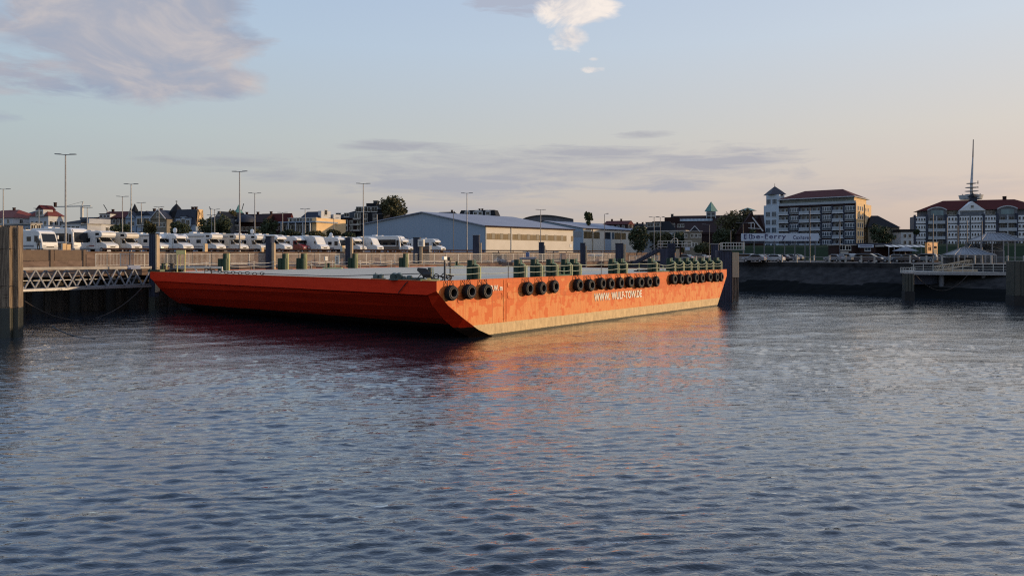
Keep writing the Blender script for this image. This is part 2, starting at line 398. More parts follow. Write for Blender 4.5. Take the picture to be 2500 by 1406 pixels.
faces = np.stack([idx[:-1,:-1], idx[:-1,1:], idx[1:,1:], idx[1:,:-1]], -1).reshape(-1, 4)
me.vertices.add(nyy*nxx); me.vertices.foreach_set('co', verts)
me.loops.add(faces.size); me.loops.foreach_set('vertex_index', faces.reshape(-1))
me.polygons.add(len(faces)); me.polygons.foreach_set('loop_start', np.arange(0, faces.size, 4, dtype=np.int32)); me.polygons.foreach_set('loop_total', np.full(len(faces), 4, dtype=np.int32))
me.polygons.foreach_set('use_smooth', np.ones(len(faces), dtype=bool)); me.update(calc_edges=True); me.validate()
wat = bpy.data.objects.new('water', me); COL.objects.link(wat); struct(wat, 'rippled blue grey harbour water', 'water')
m = bpy.data.materials.new('harbour_water'); m.use_nodes = True; G = NG(m.node_tree); b = m.node_tree.nodes['Principled BSDF']
b.inputs['Base Color'].default_value = (.006,.010,.016,1); b.inputs['Roughness'].default_value = .03; b.inputs['IOR'].default_value = 2.0
b.inputs['Specular IOR Level'].default_value = .5
tc = G.n('ShaderNodeTexCoord').outputs['Object']
w1 = G.noise(G.mapping(tc, rot=(0,0,R(8)), sca=(.5,1.5,1)), 1.5, 3, .5, .4, 'RIDGED_MULTIFRACTAL')
w2 = G.noise(G.mapping(tc, rot=(0,0,R(-12)), sca=(.8,1.8,1)), 4.6, 3, .6, .8)
w3 = G.noise(G.mapping(tc, rot=(0,0,R(5)), sca=(.5,.9,1)), .09, 2, .5, .3)   # calmer and livelier patches
amp_ = G.ramp(w3, [(.38, .55), (.62, 1.0)])
hgt = G.m('MULTIPLY', G.m('ADD', G.m('MULTIPLY', w1, .055), G.m('MULTIPLY', w2, .024)), amp_)
bn = G.n('ShaderNodeBump'); bn.inputs['Strength'].default_value = 1.0; bn.inputs['Distance'].default_value = 1.0
G.put(bn.inputs['Height'], hgt)
# murky body below a mirror surface whose strength follows the angle of view, a little stronger than clean water
m.node_tree.nodes.remove(b)
lw = G.n('ShaderNodeLayerWeight'); lw.inputs['Blend'].default_value = .5; m.node_tree.links.new(bn.outputs[0], lw.inputs['Normal'])
fac = G.m('ADD', G.m('MULTIPLY', G.m('POWER', lw.outputs['Facing'], 2.9), .97), .015, clamp=True)
df = G.n('ShaderNodeBsdfDiffuse'); df.inputs['Color'].default_value = (.012,.020,.030,1)
gl_ = G.n('ShaderNodeBsdfGlossy'); gl_.inputs['Roughness'].default_value = .03; gl_.inputs['Color'].default_value = (1,1,1,1)
for q in (df, gl_): m.node_tree.links.new(bn.outputs[0], q.inputs['Normal'])
mxs = G.n('ShaderNodeMixShader'); G.put(mxs.inputs[0], fac); m.node_tree.links.new(df.outputs[0], mxs.inputs[1]); m.node_tree.links.new(gl_.outputs[0], mxs.inputs[2])
m.node_tree.links.new(mxs.outputs[0], m.node_tree.nodes['Material Output'].inputs[0])
me.materials.append(m)

# ---------------------------------------------------------------- the barge
random.seed(5)
L, W, DZ = 52.1, 46.0, 4.5
m = bpy.data.materials.new('patched_orange_hull'); m.use_nodes = True; G = NG(m.node_tree); b = m.node_tree.nodes['Principled BSDF']
b.inputs['Roughness'].default_value = .62; b.inputs['Specular IOR Level'].default_value = .3
tc = G.n('ShaderNodeTexCoord').outputs['Object']
sp = G.n('ShaderNodeSeparateXYZ'); G.put(sp.inputs[0], tc)
cx = G.n('ShaderNodeCombineXYZ'); G.put(cx.inputs[0], sp.outputs[0]); G.put(cx.inputs[1], sp.outputs[2])
flat = cx.outputs[0]
dist = G.n('ShaderNodeTexNoise'); G.put(dist.inputs['Vector'], flat); dist.inputs['Scale'].default_value = 2.4; dist.inputs['Detail'].default_value = 3
dm = G.n('ShaderNodeVectorMath', operation='MULTIPLY_ADD'); G.put(dm.inputs[0], dist.outputs[1]); dm.inputs[1].default_value = (.5,.5,0); G.put(dm.inputs[2], flat)
vo = G.n('ShaderNodeTexVoronoi', distance='CHEBYCHEV'); G.put(vo.inputs['Vector'], G.mapping(dm.outputs[0], sca=(1,.55,1))); vo.inputs['Scale'].default_value = 2.3
vs_ = G.n('ShaderNodeSeparateColor'); G.put(vs_.inputs[0], vo.outputs['Color'])
patch = vs_.outputs[0]
low = G.m('SUBTRACT', 3.25, G.m('ADD', sp.outputs[2], G.m('MULTIPLY', G.noise(flat, .5, 2), .8)))     # more scraped paint low on the side
mask = G.m('GREATER_THAN', G.m('ADD', patch, G.m('MULTIPLY', low, .26)), .60)
str_ = G.noise(G.mapping(flat, sca=(5,.5,1)), 1.5, 6, .65)
mask = G.m('MULTIPLY', mask, G.ramp(str_, [(.36,.15),(.55,1.0)]))
c = G.mix(G.m('MULTIPLY', mask, .95), (.66,.145,.030), (.74,.285,.085))
c = G.mix(G.ramp(G.noise(G.mapping(flat, sca=(6,.35,1)), 2.2, 6, .7), [(.60,0.0),(.74,.55)]), c, (.28,.06,.02))
c = G.mix(G.ramp(G.noise(flat, 9, 4, .7), [(.62,0.0),(.72,.4)]), c, (.35,.10,.03))
edge = G.m('ADD', sp.outputs[2], G.m('MULTIPLY', G.m('SUBTRACT', G.noise(G.mapping(flat, sca=(2,.7,1)), 2.0, 5, .7), .5), .12))
boot = G.m('LESS_THAN', edge, .98)
bootc = G.ramp(G.noise(G.mapping(flat, sca=(1,.35,1)), 3.0, 6, .7), [(.35,(.46,.32,.16)),(.62,(.70,.50,.26))])
rr = G.m('MULTIPLY', G.ramp(G.noise(G.mapping(flat, sca=(9,.22,1)), 1.3, 5, .7), [(.54,0.0),(.64,1.0)]), G.m('MULTIPLY', G.m('SUBTRACT', sp.outputs[2], 2.6), .55, clamp=True))
c = G.mix(G.m('MULTIPLY', rr, .5), c, (.20,.045,.018))
seam = G.m('LESS_THAN', G.m('FRACT', G.m('MULTIPLY', sp.outputs[0], 1/3.1)), .012)
c = G.mix(G.m('MULTIPLY', seam, .45), c, (.22,.05,.02))
c = G.mix(boot, c, bootc)
c = G.mix(G.m('LESS_THAN', edge, .13), c, (.05,.045,.025))
zb_ = G.m('SUBTRACT', 1.0, G.m('ABSOLUTE', G.m('MULTIPLY', G.m('SUBTRACT', sp.outputs[2], 3.05), 1.6)), clamp=True)
c = G.mix(G.m('MULTIPLY', G.m('MULTIPLY', G.ramp(G.noise(G.mapping(flat, sca=(1.6,.5,1)), 1.6, 6, .75), [(.50,0.0),(.66,1.0)]), zb_), .40), c, (.12,.05,.03))
G.put(b.inputs['Base Color'], c)
bn = G.n('ShaderNodeBump'); bn.inputs['Strength'].default_value = .5; bn.inputs['Distance'].default_value = .05
G.put(bn.inputs['Height'], G.m('ADD', G.noise(G.mapping(flat, sca=(1,.25,1)), .9, 3, .5), G.m('MULTIPLY', G.noise(flat, 7, 4, .6), .25)))
m.node_tree.links.new(bn.outputs[0], b.inputs['Normal']); M['hull'] = m
m = bpy.data.materials.new('red_bow'); m.use_nodes = True; G = NG(m.node_tree); b = m.node_tree.nodes['Principled BSDF']  # bow faces coloured redder than the orange side
b.inputs['Roughness'].default_value = .6; b.inputs['Specular IOR Level'].default_value = .08
tc = G.n('ShaderNodeTexCoord').outputs['Object']; sp = G.n('ShaderNodeSeparateXYZ'); G.put(sp.inputs[0], tc)
c = G.ramp(G.noise(G.mapping(tc, sca=(1,.4,3)), 1.2, 6, .7), [(.3,(.60,.028,.008)),(.7,(.76,.042,.012))])
c = G.mix(G.ramp(G.noise(G.mapping(tc, sca=(1,3,.4)), 1.8, 6, .75), [(.62,0.0),(.76,.5)]), c, (.15,.02,.01))
edge = G.m('ADD', sp.outputs[2], G.m('MULTIPLY', G.m('SUBTRACT', G.noise(tc, 1.0, 4, .7), .5), .15))
c = G.mix(G.m('LESS_THAN', edge, .85), c, (.03,.018,.014))
br = G.n('ShaderNodeTexBrick'); G.put(br.inputs['Vector'], G.mapping(tc, rot=(0,R(90),R(90)), sca=(1,1,1))); br.inputs['Scale'].default_value = 1; br.inputs['Mortar Size'].default_value = .012; br.inputs['Brick Width'].default_value = 6; br.inputs['Row Height'].default_value = 1.6
c = G.mix(G.m('MULTIPLY', br.outputs['Fac'], .35), c, (.08,.012,.006))
G.put(b.inputs['Base Color'], c)
bn = G.n('ShaderNodeBump'); bn.inputs['Strength'].default_value = .6; bn.inputs['Distance'].default_value = .06
G.put(bn.inputs['Height'], G.noise(G.mapping(tc, sca=(1,1,1)), .8, 3, .5)); m.node_tree.links.new(bn.outputs[0], b.inputs['Normal']); M['bow'] = m
M['deck'] = mat('grey_green_deck', (.52,.45,.34), .55, spec=.25, col2=(.44,.39,.30), ns=.35, detail=8, bump=.08, bs=3)

barge = thing('barge', 'huge flat orange pontoon barge with tyre fenders moored in the harbour', 'barge')
bz = math.atan2(BX.y, BX.x)
barge.location = (-5.5, 52.7, 0); barge.rotation_euler = (0,0,bz)
BO = Vector((-5.5, 52.7, 0))
def BW(x, y, z=0): return BO + BX*x + BY*y + Vector((0,0,z))
po = [(0,3.78),(.35,3.45),(1.2,2.67),(2.84,1.62),(4.55,.61),(6.15,0),(8.2,-.8),(9,-1.2)]
pi_ = [(0,3.47),(.12,3.40),(.55,2.67),(1.75,1.55),(3.1,.62),(4.5,0),(6.3,-.8),(7,-1.2)]
ster = lambda z: L-max(0, 3.72-z)*(2.95/3.72)     # stern rake
mb = MB()
# side plating (starboard y=0, port y=W) with raked ends
for yy in (0, W):
    pts = [(0,yy,DZ)] + [(x,yy,z) for x, z in po] + [(ster(-1.2),yy,-1.2),(L,yy,3.72),(L,yy,DZ)]
    mb.face(pts, 0)
# bow head log
for (y0, y1, z0, z1) in ((0,1.0,3.78,3.47),(1.0,45.0,3.47,3.47),(45.0,W,3.47,3.78)):
    mb.face([(0,y0,DZ),(0,y1,DZ),(0,y1,z1),(0,y0,z0)], 1)
# raked bow: bevelled strips by each side, inner rake set further back
for i in range(len(po)-1):
    a, a2, c_, c2 = po[i], po[i+1], pi_[i], pi_[i+1]
    mb.face([(a[0],0,a[1]),(c_[0],1.0,c_[1]),(c2[0],1.0,c2[1]),(a2[0],0,a2[1])], 1)
    mb.face([(a[0],W,a[1]),(a2[0],W,a2[1]),(c2[0],45.0,c2[1]),(c_[0],45.0,c_[1])], 1)
pin = [(.0,3.47),(.6,3.30),(1.7,2.45),(3.2,1.45),(5.2,.55),(7.2,0),(9.2,-.8),(10,-1.2)]
for i in range(len(pin)-1):
    mb.face([(pin[i][0],1.0,pin[i][1]),(pi_[i][0],45.0,pi_[i][1]),(pi_[i+1][0],45.0,pi_[i+1][1]),(pin[i+1][0],1.0,pin[i+1][1])], 1)
for yy in (1.0,):    # webs between strip and inner rake
    for i in range(len(pi_)-1):
        mb.face([(pi_[i][0],yy,pi_[i][1]),(pin[i][0],yy,pin[i][1]),(pin[i+1][0],yy,pin[i+1][1]),(pi_[i+1][0],yy,pi_[i+1][1])], 1)
# stern
mb.face([(L,0,DZ),(L,0,3.72),(L,W,3.72),(L,W,DZ)], 0)
mb.face([(L,0,3.72),(ster(-1.2),0,-1.2),(ster(-1.2),W,-1.2),(L,W,3.72)], 0)
hull = mb.build('hull', ['hull','bow'], barge)
mb = MB(); mb.box(.02,L-.02,.02,W-.02,4.3,4.485); mb.build('deck', 'deck', barge)
# sheer strip along the deck edge, dark, slightly proud
mb = MB()
mb.box(0,L,-.035,.10,4.49,4.53); mb.box(-.035,.08,.10,W,4.49,4.53); mb.box(L-.1,L,.1,W,4.49,4.53); mb.box(.08,L-.1,W-.1,W,4.49,4.53)
mb.build('deck_edge', 'hull', barge)
# rubbing outlines on the side: raised rounded frames, and seams
def tx(px): return solve(px, (BO.x, BO.y), (BX.x, BX.y))
mb = MB()
def frame(x0, x1, z0, z1, r=.18, w=.045):
    pts = []
    for (cx_, cz, a0) in ((x0+r,z0+r,180),(x1-r,z0+r,270),(x1-r,z1-r,0),(x0+r,z1-r,90)):
        for k in range(4): a = R(a0+30*k); pts.append((cx_+r*math.cos(a), -.012, cz+r*math.sin(a)))
    for a, c_ in zip(pts, pts[1:]+pts[:1]): mb.bar(a, c_, w, .05)
frame(tx(1117), tx(1226), 2.82, 3.38); frame(tx(1239), tx(1282), 3.78, 4.18, .16); frame(tx(1239), tx(1640), 2.86, 3.40)
frame(tx(1400), tx(1640), 3.78, 4.18, .16); frame(tx(1648), tx(1765), 2.86, 3.38)
for px in (1230, 1236): mb.box(tx(px)-.03,tx(px)+.03,-.03,0,1.0,4.4)
mb.box(tx(1230)-.3,tx(1766),-.02,-.002,2.3,2.325)
mb.build('rubbing_frame', 'hull', barge)
# lettering painted on the side, built as raised thin letters
def text(s, size, mt, extr=.008, sx=1.0, name='lettering', align='LEFT', off=.032, spc=1.06):
    cu = bpy.data.curves.new(name, 'FONT'); cu.body = s; cu.size = size; cu.extrude = extr; cu.align_x = align; cu.offset = size*off; cu.space_character = spc
    o = bpy.data.objects.new(name, cu); COL.objects.link(o)
    bpy.context.view_layer.update()
    me = bpy.data.meshes.new_from_object(o); bpy.data.objects.remove(o); bpy.data.curves.remove(cu)
    me.materials.clear(); me.materials.append(M[mt])
    for p in me.polygons: p.material_index = 0
    o = bpy.data.objects.new(name, me); COL.objects.link(o); return o
def fit(o, w, h):
    xs_ = [v.co.x for v in o.data.vertices]; ys_ = [v.co.y for v in o.data.vertices]
    x0, x1, y0, y1 = min(xs_), max(xs_), min(ys_), max(ys_)
    for v in o.data.vertices: v.co.x = (v.co.x-x0)*w/(x1-x0); v.co.y = (v.co.y-y0)*h/(y1-y0)
M['letter'] = mat('white_lettering', (.80,.76,.66), .6, col2=(.7,.62,.5), ns=3)
for s, p0, p1, z0, z1 in (('WWW. WULF-TOW.DE', 1450, 1566, 1.98, 2.74), ('TO.W. m', 1189, 1226, 3.55, 4.02)):
    t = text(s, 1, 'letter'); x0, x1 = tx(p0), tx(p1); fit(t, x1-x0, z1-z0)
    t.parent = barge; t.location = (x0, -.035, z0); t.rotation_euler = (R(90),0,0)

# tyre fenders ------------------------------------------------------
def make_tyre():
    t = thing('tyre_fender', 'x', 'tyre fender', group='tyre fenders hung along the side of the orange barge')
    prof = [(.27,-.02),(.30,-.02),(.44,-.02),(.53,-.07),(.555,-.16),(.555,-.40),(.53,-.49),(.44,-.545),(.30,-.53),(.27,-.50),(.25,-.28)]
    mb = MB(); mb.lathe(prof, axis='y', n=28, closed=True)
    for k in range(28):     # tread blocks
        a = 2*math.pi*k/28; c_, s_ = math.cos(a), math.sin(a)
        mb.bar((.565*c_,-.16,.565*s_), (.565*c_,-.40,.565*s_), .05, .03)
    mb.build('tyre', 'rubber', t)
    mb = MB(); mb.lathe([(.30,-.545),(.36,-.552),(.375,-.55),(.36,-.546)], axis='y', n=28, closed=True); mb.lathe([(.47,-.532),(.49,-.527),(.50,-.522),(.48,-.525)], axis='y', n=28, closed=True)
    mb.build('sidewall_ring', M['ring'], t)
    for s in (-1, 1):
        mb = MB()
        for d in (-.13, .13): mb.tube([(s*.30+d,-.03,.90),(s*.30,-.20,.50)], .022, 5)
        mb.build('chain', 'rust', t)
    return t
M['ring'] = mat('worn_sidewall', (.16,.14,.125), .7, col2=(.07,.06,.055), ns=7)
groups = [([1107,1149,1189.5], 'trio nearest the bow', (.772,-.635)), ([1294,1326,1359], 'middle trio'), ([1416,1444,1471,1496,1519,1542,1565,1586,1607], 'row of nine above the lettering'), ([1648,1665,1683,1701,1717.5,1734,1751,1765], 'row of eight at the far end')]
ty = None
for gdat in groups:
    pxs, gname = gdat[0], gdat[1]
    for i, px in enumerate(pxs):
        o2 = BW(0, -.52); t_ = solve(px, (o2.x, o2.y), (BX.x, BX.y))
        loc = BW(t_, -.03, 3.60 if px < 1640 else 3.62)
        lab = 'black tyre fender, %s from the bow in the %s' % (ORD[i], gname)
        loc.z += random.uniform(-.07,.07); sc_ = random.uniform(.93,1.06)
        if ty is None: ty = make_tyre(); ty.location = loc; ty.rotation_euler = (0,0,bz); ty['label'] = lab
        else:
            q = dup(ty, loc, bz+random.uniform(-.06,.06), lab, scale=(sc_,sc_*random.uniform(.85,1.12),1)); q.rotation_euler[1] = random.uniform(-.05,.05)

# guide posts on deck -------------------------------------------------
def guide_post(x, y, h=1.52, rz=0, port=False):
    """dark green fairlead post: D-shaped drum, taller head, pale bent edge pipe"""
    o = bpy.data.objects.new('guide_post', None)
    mb = MB()
    if port:
        mb.cyl((-.28,0,0),(-.28,0,h*.70),.36,.36,14); mb.cyl((.22,-.1,0),(.22,-.1,h*.70),.36,.36,14); mb.cyl((.25,0,h*.70),(.25,0,h),.27,.27,12)
    else:
        mb.cyl((-.22,0,0),(-.22,0,h*.70),.30,.30,14); mb.cyl((.24,-.05,0),(.24,-.05,h*.70),.30,.30,14); mb.box(-.3,.35,.05,.28,.0,h*.7)
        mb.cyl((-.20,.05,h*.68),(-.20,.05,h),.27,.27,12)
    d = mb.build('guide_post', 'green', barge, loc=(x, y, DZ)); d.rotation_euler = (0,0,rz)
    mb = MB()
    if port: mb.box(.50,.80,-.12,.02,0,h*1.02)
    else:
        mb.box(.08,.24,-.02,.12,h*.70,h*1.02)
        mb.tube([(.12,-.05,h*.76),(.35,-.12,h*.74),(.50,-.16,h*.66),(.53,-.16,h*.55),(.53,-.16,0)], .07, 8)
        mb.box(.50,.56,-.22,.30,0,h*.60)
    mb.build('edge_bar', 'yellow' if port else 'lime', d)
rel = -bz+R(0)
for px in (1155, 1268, 1308, 1346, 1382, 1403, 1497, 1518, 1592, 1637, 1658, 1677, 1694, 1714, 1731, 1751):
    o2 = BW(0, .75); guide_post(solve(px, (o2.x,o2.y), (BX.x,BX.y)), .75, 1.52, rel)
for px in (545, 690, 735, 860, 984):
    o2 = BW(0, W-1.2); x_ = solve(px, (o2.x,o2.y), (BX.x,BX.y)); guide_post(x_, W-1.2, 2.05, rel, True)
# stanchions and sagging pale chains along the starboard edge
def chainrun(p0, p1, z, sag, r=.02):
    return [(p0[0]+(p1[0]-p0[0])*t/6, p0[1]+(p1[1]-p0[1])*t/6, z-sag*4*(t/6)*(1-t/6)) for t in range(7)]
st = [1087, 1174, 1241, 1287, 1328, 1364, 1392, 1420, 1468, 1508, 1530, 1560, 1604, 1648, 1668, 1688, 1703, 1724, 1741, 1762]
sx_ = [solve(px, tuple(BW(0,.25))[:2], (BX.x,BX.y)) for px in st]
for i, x_ in enumerate(sx_):
    MB().cyl((x_,.25,DZ),(x_,.25,DZ+1.05),.03,.03,6).build('stanchion', 'lime' if px_ok else 'dgalv', barge) if (px_ok := st[i] not in (1087,1241,1468)) else MB().cyl((x_,.25,DZ),(x_,.25,DZ+1.35),.04,.04,6).build('stanchion', 'dgalv', barge)
for a, c_ in zip(sx_, sx_[1:]):
    for z, sg in ((.98, .05 if a < 30 else .28), (.5, .07)):
        MB().tube(chainrun((a,.25),(c_,.25), DZ+z, sg if z > .6 else .07), .03, 5).build('guard_chain', 'ropew', barge)
# port side rail and chains
sp_ = [solve(px, tuple(BW(0,W-.4))[:2], (BX.x,BX.y)) for px in (450, 503, 560, 620, 668, 700, 760, 812, 880, 903, 955, 1000, 1035, 1093)]
for x_ in sp_: MB().cyl((x_,W-.4,DZ),(x_,W-.4,DZ+1.1),.03,.03,6).build('stanchion', 'offwhite', barge)
for a, c_ in zip(sp_, sp_[1:]):
    for z in (.95, .5): MB().tube(chainrun((a,W-.4),(c_,W-.4), DZ+z, .12), .03, 5).build('guard_chain', 'offwhite', barge)
# black lamp post pair near the bow corner
for px, h_, nm in ((1085, 1.55, 'white'), (1099, 1.5, 'black')):
    x_ = solve(px, tuple(BW(0,.6))[:2], (BX.x,BX.y))
    o = MB().cyl((0,0,0),(0,0,h_),.05,.05,8).build('light_post', 'black', barge, loc=(x_,.6,DZ))
    MB().box(-.16,.16,-.12,.12,h_,h_+.26).build('lamp_box', nm, o, bevel=.02)
# bow gear: fairleads, windlass, bollards, shackles
def front(px, y_in):       # deck point px at distance y_in behind the bow edge -> local (x,y)
    o2 = BW(y_in, 0); return y_in, solve(px, (o2.x,o2.y), (BY.x,BY.y))
def atb(o, px, back): x_, y_ = front(px, back); o.location = (x_, y_, DZ); o.rotation_euler = (0,0,rel); return o
mb = MB(); mb.cyl((-.3,0,0),(-.3,0,.34),.16,.2,12); mb.cyl((.1,0,0),(.1,0,.34),.2,.2,12); mb.lathe([(.0,.42),(.16,.40),(.24,.30),(.22,.1),(.3,0)], (-.28,0,0), n=14); mb.lathe([(.0,.40),(.14,.38),(.22,.28),(.2,.1),(.3,0)], (.15,0,0), n=14); mb.box(-.6,.5,-.3,.3,0,.08); mb.cyl((-.28,0,.38),(-.28,0,.52),.03,.03,6)
atb(mb.build('fairlead', 'gteal', barge), 926, .6)
mb = MB(); mb.box(-1.5,1.3,-.3,.3,0,.10)
for x_ in (-1.15,-.78): mb.cyl((x_,-.28,.24),(x_,.28,.30),.27,.27,14)
mb.cyl((-.4,0,0),(-.4,0,.3),.22,.15,12); mb.lathe([(0,.36),(.2,.32),(.26,.18),(.2,0)], (.05,0,0), n=14); mb.box(.3,1.2,-.15,.15,.08,.18)
atb(mb.build('fairlead', 'gteal', barge), 998, .7)
mb = MB(); mb.prism([(-.55,.75),(-.5,.95),(.1,.90),(.35,.75),(.45,.35),(.75,.15),(1.2,0),(.5,0),(-.1,.28),(-.3,.5)], -.18, .18); mb.cyl((-.1,0,.45),(.5,0,.45),.26,.26,12)
atb(mb.build('towing_hook', 'black', barge, bevel=.02), 1036, 1.2)
mb = MB(); mb.cyl((0,0,0),(0,0,.95),.17,.17,12); 
atb(mb.build('bollard', 'gteal', barge), 1050, 1.6)
mb = MB(); mb.bar((.24,0,0),(.24,0,.95),.06); atb(mb.build('edge_bar', 'lime', barge), 1050, 1.6)
mb = MB()
for k in range(9):
    a = k*.75; mb.lathe([(.15,.0),(.19,.04),(.23,0),(.19,-.04)], (-.3+k*.17+.05*math.sin(a*3), .2*math.cos(a*2), .12+.22*abs(math.sin(a*1.3))), axis='y' if k % 2 else 'z', n=10, closed=True)
atb(mb.build('mooring_chain', 'rust', barge), 1068, 1.3)
mb = MB(); mb.box(-.7,.7,-.15,.15,0,.12); mb.box(-.2,.0,-.2,.2,.1,.2); atb(mb.build('shackle', 'yellow', barge), 1050, .45)
# towing chain lying along the bow, then wire to the hook
mb = MB()
xa, ya = front(505, .9); xb, yb = front(640, .75)
nl = 17
for k in range(nl):
    t_ = k/(nl-1); cxx = xa+(xb-xa)*t_; cyy = ya+(yb-ya)*t_; zz = DZ+.34-.22*min(1,t_*3)+.03*math.sin(k*1.7)
    big = 1.0
    d = (ya-yb)/nl*.62*big
    mb.T = Matrix.Translation((cxx, cyy, zz))
    n_ = 10; pts = [(.0 if k % 2 else .0, d*math.cos(2*math.pi*j/n_), .11*math.sin(2*math.pi*j/n_)) for j in range(n_+1)]
    if k % 2: pts = [(p[2], p[1], 0) for p in pts]
    mb.tube(pts, .035, 5)
mb.T = None
mb.build('towing_chain', 'rust', barge)
x0_, y0_ = front(1030, 1.1)
mb = MB(); mb.tube([(xb,yb,DZ+.12),(xb,(yb+y0_)/2,DZ+.10),(x0_,y0_,DZ+.5)], .035, 6); mb.build('towing_wire', 'black', barge)
mb = MB(); x1_, y1_ = front(1018, .7)
mb.tube([(x0_,y0_,DZ+.5),(x1_,y1_,DZ+.1),(-.09,y1_+.3,DZ-.15),(-.09,y1_+1.25,3.52)], .035, 6); mb.build('mooring_rope', 'rust', barge)
# small black frame where the chain begins
mb = MB(); x_, y_ = front(500, 1.0); mb.bar((x_,y_,DZ),(x_,y_,DZ+.5),.06); mb.bar((x_,y_,DZ+.5),(x_,y_-1.1,DZ+.45),.06); mb.bar((x_,y_-1.1,DZ+.55),(x_,y_-1.4,DZ),.09); mb.build('chain_stopper', 'rust', barge)
# port bow corner: double bollard, yellow framed board, low beams
mb = MB(); mb.cyl((0,0,0),(0,0,.95),.17,.17,12); mb.box(-1.6,2.2,-.3,.3,0,.22); atb(mb.build('bollard', 'green', barge), 398, 1.0)
mb = MB(); mb.box(-.2,.35,-.33,-.30,0,.26); mb.box(.35,.45,-.05,.05,.2,.95); atb(mb.build('edge_bar', 'yellow', barge), 398, 1.0)
mb = MB(); mb.cyl((0,0,0),(0,0,.8),.3,.24,12); mb.cyl((0,0,.8),(0,0,.95),.34,.34,12); mb.lathe([(.2,.0),(.8,.02),(.9,.12),(.6,.2),(.2,.2)], (.6,-.1,.2), n=16, closed=True)
atb(mb.build('bollard', 'black', barge), 421, 1.3)
mb = MB()
for x_ in (-.42,.42): mb.bar((x_,0,0),(x_,0,2.4),.09)
mb.bar((-.08,0,.6),(-.08,0,2.0),.05); mb.box(-.5,.5,-.07,.07,1.95,2.42)
atb(mb.build('notice_frame', 'yellow', barge), 442, 1.4)
mb = MB(); mb.bar((-3,0,.50),(3,0,.45),.22,.2); mb.bar((-.2,0,.45),(.1,0,0),.12); mb.bar((2.9,0,.45),(2.9,.2,0),.16); mb.bar((-2.9,0,.45),(-2.9,.2,0),.16)
atb(mb.build('gangway_beam', 'offwhite', barge), 479, 3.6)
# deck pallets with small valves (lime trays) and life ring board
def tray(px, y_, w=2.2, mt='lime'):
    o2 = BW(0, y_); x_ = solve(px, (o2.x,o2.y), (BX.x,BX.y))
    mb = MB(); mb.box(-w/2,w/2,-.25,.25,0,.14)
    o = mb.build('deck_bollard', mt, barge, loc=(x_, y_, DZ)); o.rotation_euler = (0,0,rel)
    MB().cyl((-w*.2,0,.14),(-w*.2,0,.75),.2,.2,12).build('bollard_post', 'green', o)
    mb = MB(); mb.bar((w*.12,0,.1),(w*.12,0,.75),.08); mb.bar((-w*.38,0,.1),(-w*.38,0,.75),.08); mb.build('edge_bar', 'lime', o)
tray(812, W-2.2, 2.6); tray(1372, .8, 1.6); tray(1614, .8, 1.8); tray(1120, W-1.5, 1.5)
x_ = solve(796, tuple(BW(0,W-2.0))[:2], (BX.x,BX.y)); o = MB().bar((0,0,0),(0,0,1.2),.06).build('signal_box', 'black', barge, loc=(x_,W-2.0,DZ)); MB().box(-.22,.22,-.12,.12,1.1,1.65).build('box', 'offwhite', o)
x_ = solve(823, tuple(BW(0,W-.5))[:2], (BX.x,BX.y)); o = MB().box(-.32,.32,-.04,.04,.55,1.75).build('warning_board', 'offwhite', barge, loc=(x_,W-.5,DZ)); o.rotation_euler = (0,0,rel)
mb = MB()
for zz in (.78, 1.12, 1.46): mb.lathe([(.07,-.06),(.13,-.06),(.13,-.05),(.07,-.05)], (0,0,zz), axis='y', n=12, closed=True)
mb.build('ring_symbol', 'brick', o)
x_ = solve(1327, tuple(BW(0,.6))[:2], (BX.x,BX.y)); o = MB().box(-.2,.2,-.03,.03,0,1.0).build('warning_board', 'offwhite', barge, loc=(x_,.6,DZ)); o.rotation_euler = (0,0,rel)
mb = MB(); mb.lathe([(.10,-.05),(.17,-.05),(.17,-.04),(.10,-.04)], (0,0,.42), axis='y', n=14, closed=True); mb.bar((-.12,-.045,.62),(.1,-.045,.8),.05,.02); mb.build('ring_symbol', 'rust', o)
mb = MB()
for k in range(14): mb.cyl((random.uniform(-1.3,1.3),random.uniform(-.3,.3),.06+random.uniform(0,.12)),(random.uniform(-1.3,1.3),random.uniform(-.3,.3),.06+random.uniform(0,.15)),.07,.07,6)
x_ = solve(1575, tuple(BW(0,2.2))[:2], (BX.x,BX.y)); o = mb.build('rope_heap', 'rust', barge, loc=(x_,2.2,DZ)); o.rotation_euler = (0,0,rel)
# ---------------------------------------------------------------- harbour furniture
random.seed(21)
def qpt(px, e): o = B(e, 0); n = solve(px, (o.x, o.y), (N.x, N.y)); p = B(e, n); return p, n
QA = math.atan2(N.y, N.x)                 # heading of the left quay
# white railing along the left quay: panels with posts
def fence_run(root, n0, n1, e, h=1.30, zb=4.95, step=2.62, bal=True, mt='offwhite'):
    k = max(1, round((n1-n0)/step)); st_ = (n1-n0)/k
    pm = MB(); pm.box(-.04,.04,-.04,.04,0,h)
    pp = pm.build('post', mt, root); pp.location = (e, n0, zb); post_src = pp
    mb = MB(); mb.box(-.03,.03,.05,st_-.05,h-.07,h-.01); mb.box(-.03,.03,.05,st_-.05,.20,.26)
    if bal:
        nb = 17
        for i in range(1, nb): y = st_*i/nb; mb.box(-.012,.012,y-.012,y+.012,.26,h-.07)
    pan = mb.build('panel', mt, root); pan.location = (e, n0, zb)
    for i in range(1, k+1):
        c_ = post_src.copy(); COL.objects.link(c_); c_.location = (e, n0+st_*i, zb)
        if i < k: c_ = pan.copy(); COL.objects.link(c_); c_.location = (e, n0+st_*i, zb)
def broot(name, label, cat, group=None):
    o = bpy.data.objects.new(name, None); COL.objects.link(o); basin(o); return tag(o, label, cat, group)
f1 = broot('quay_railing', 'long white baluster railing along the left quay edge behind the barge', 'railing')
_, n234 = qpt(234, -.6)
fence_run(f1, n234, 8.0, -.6, h=1.62)
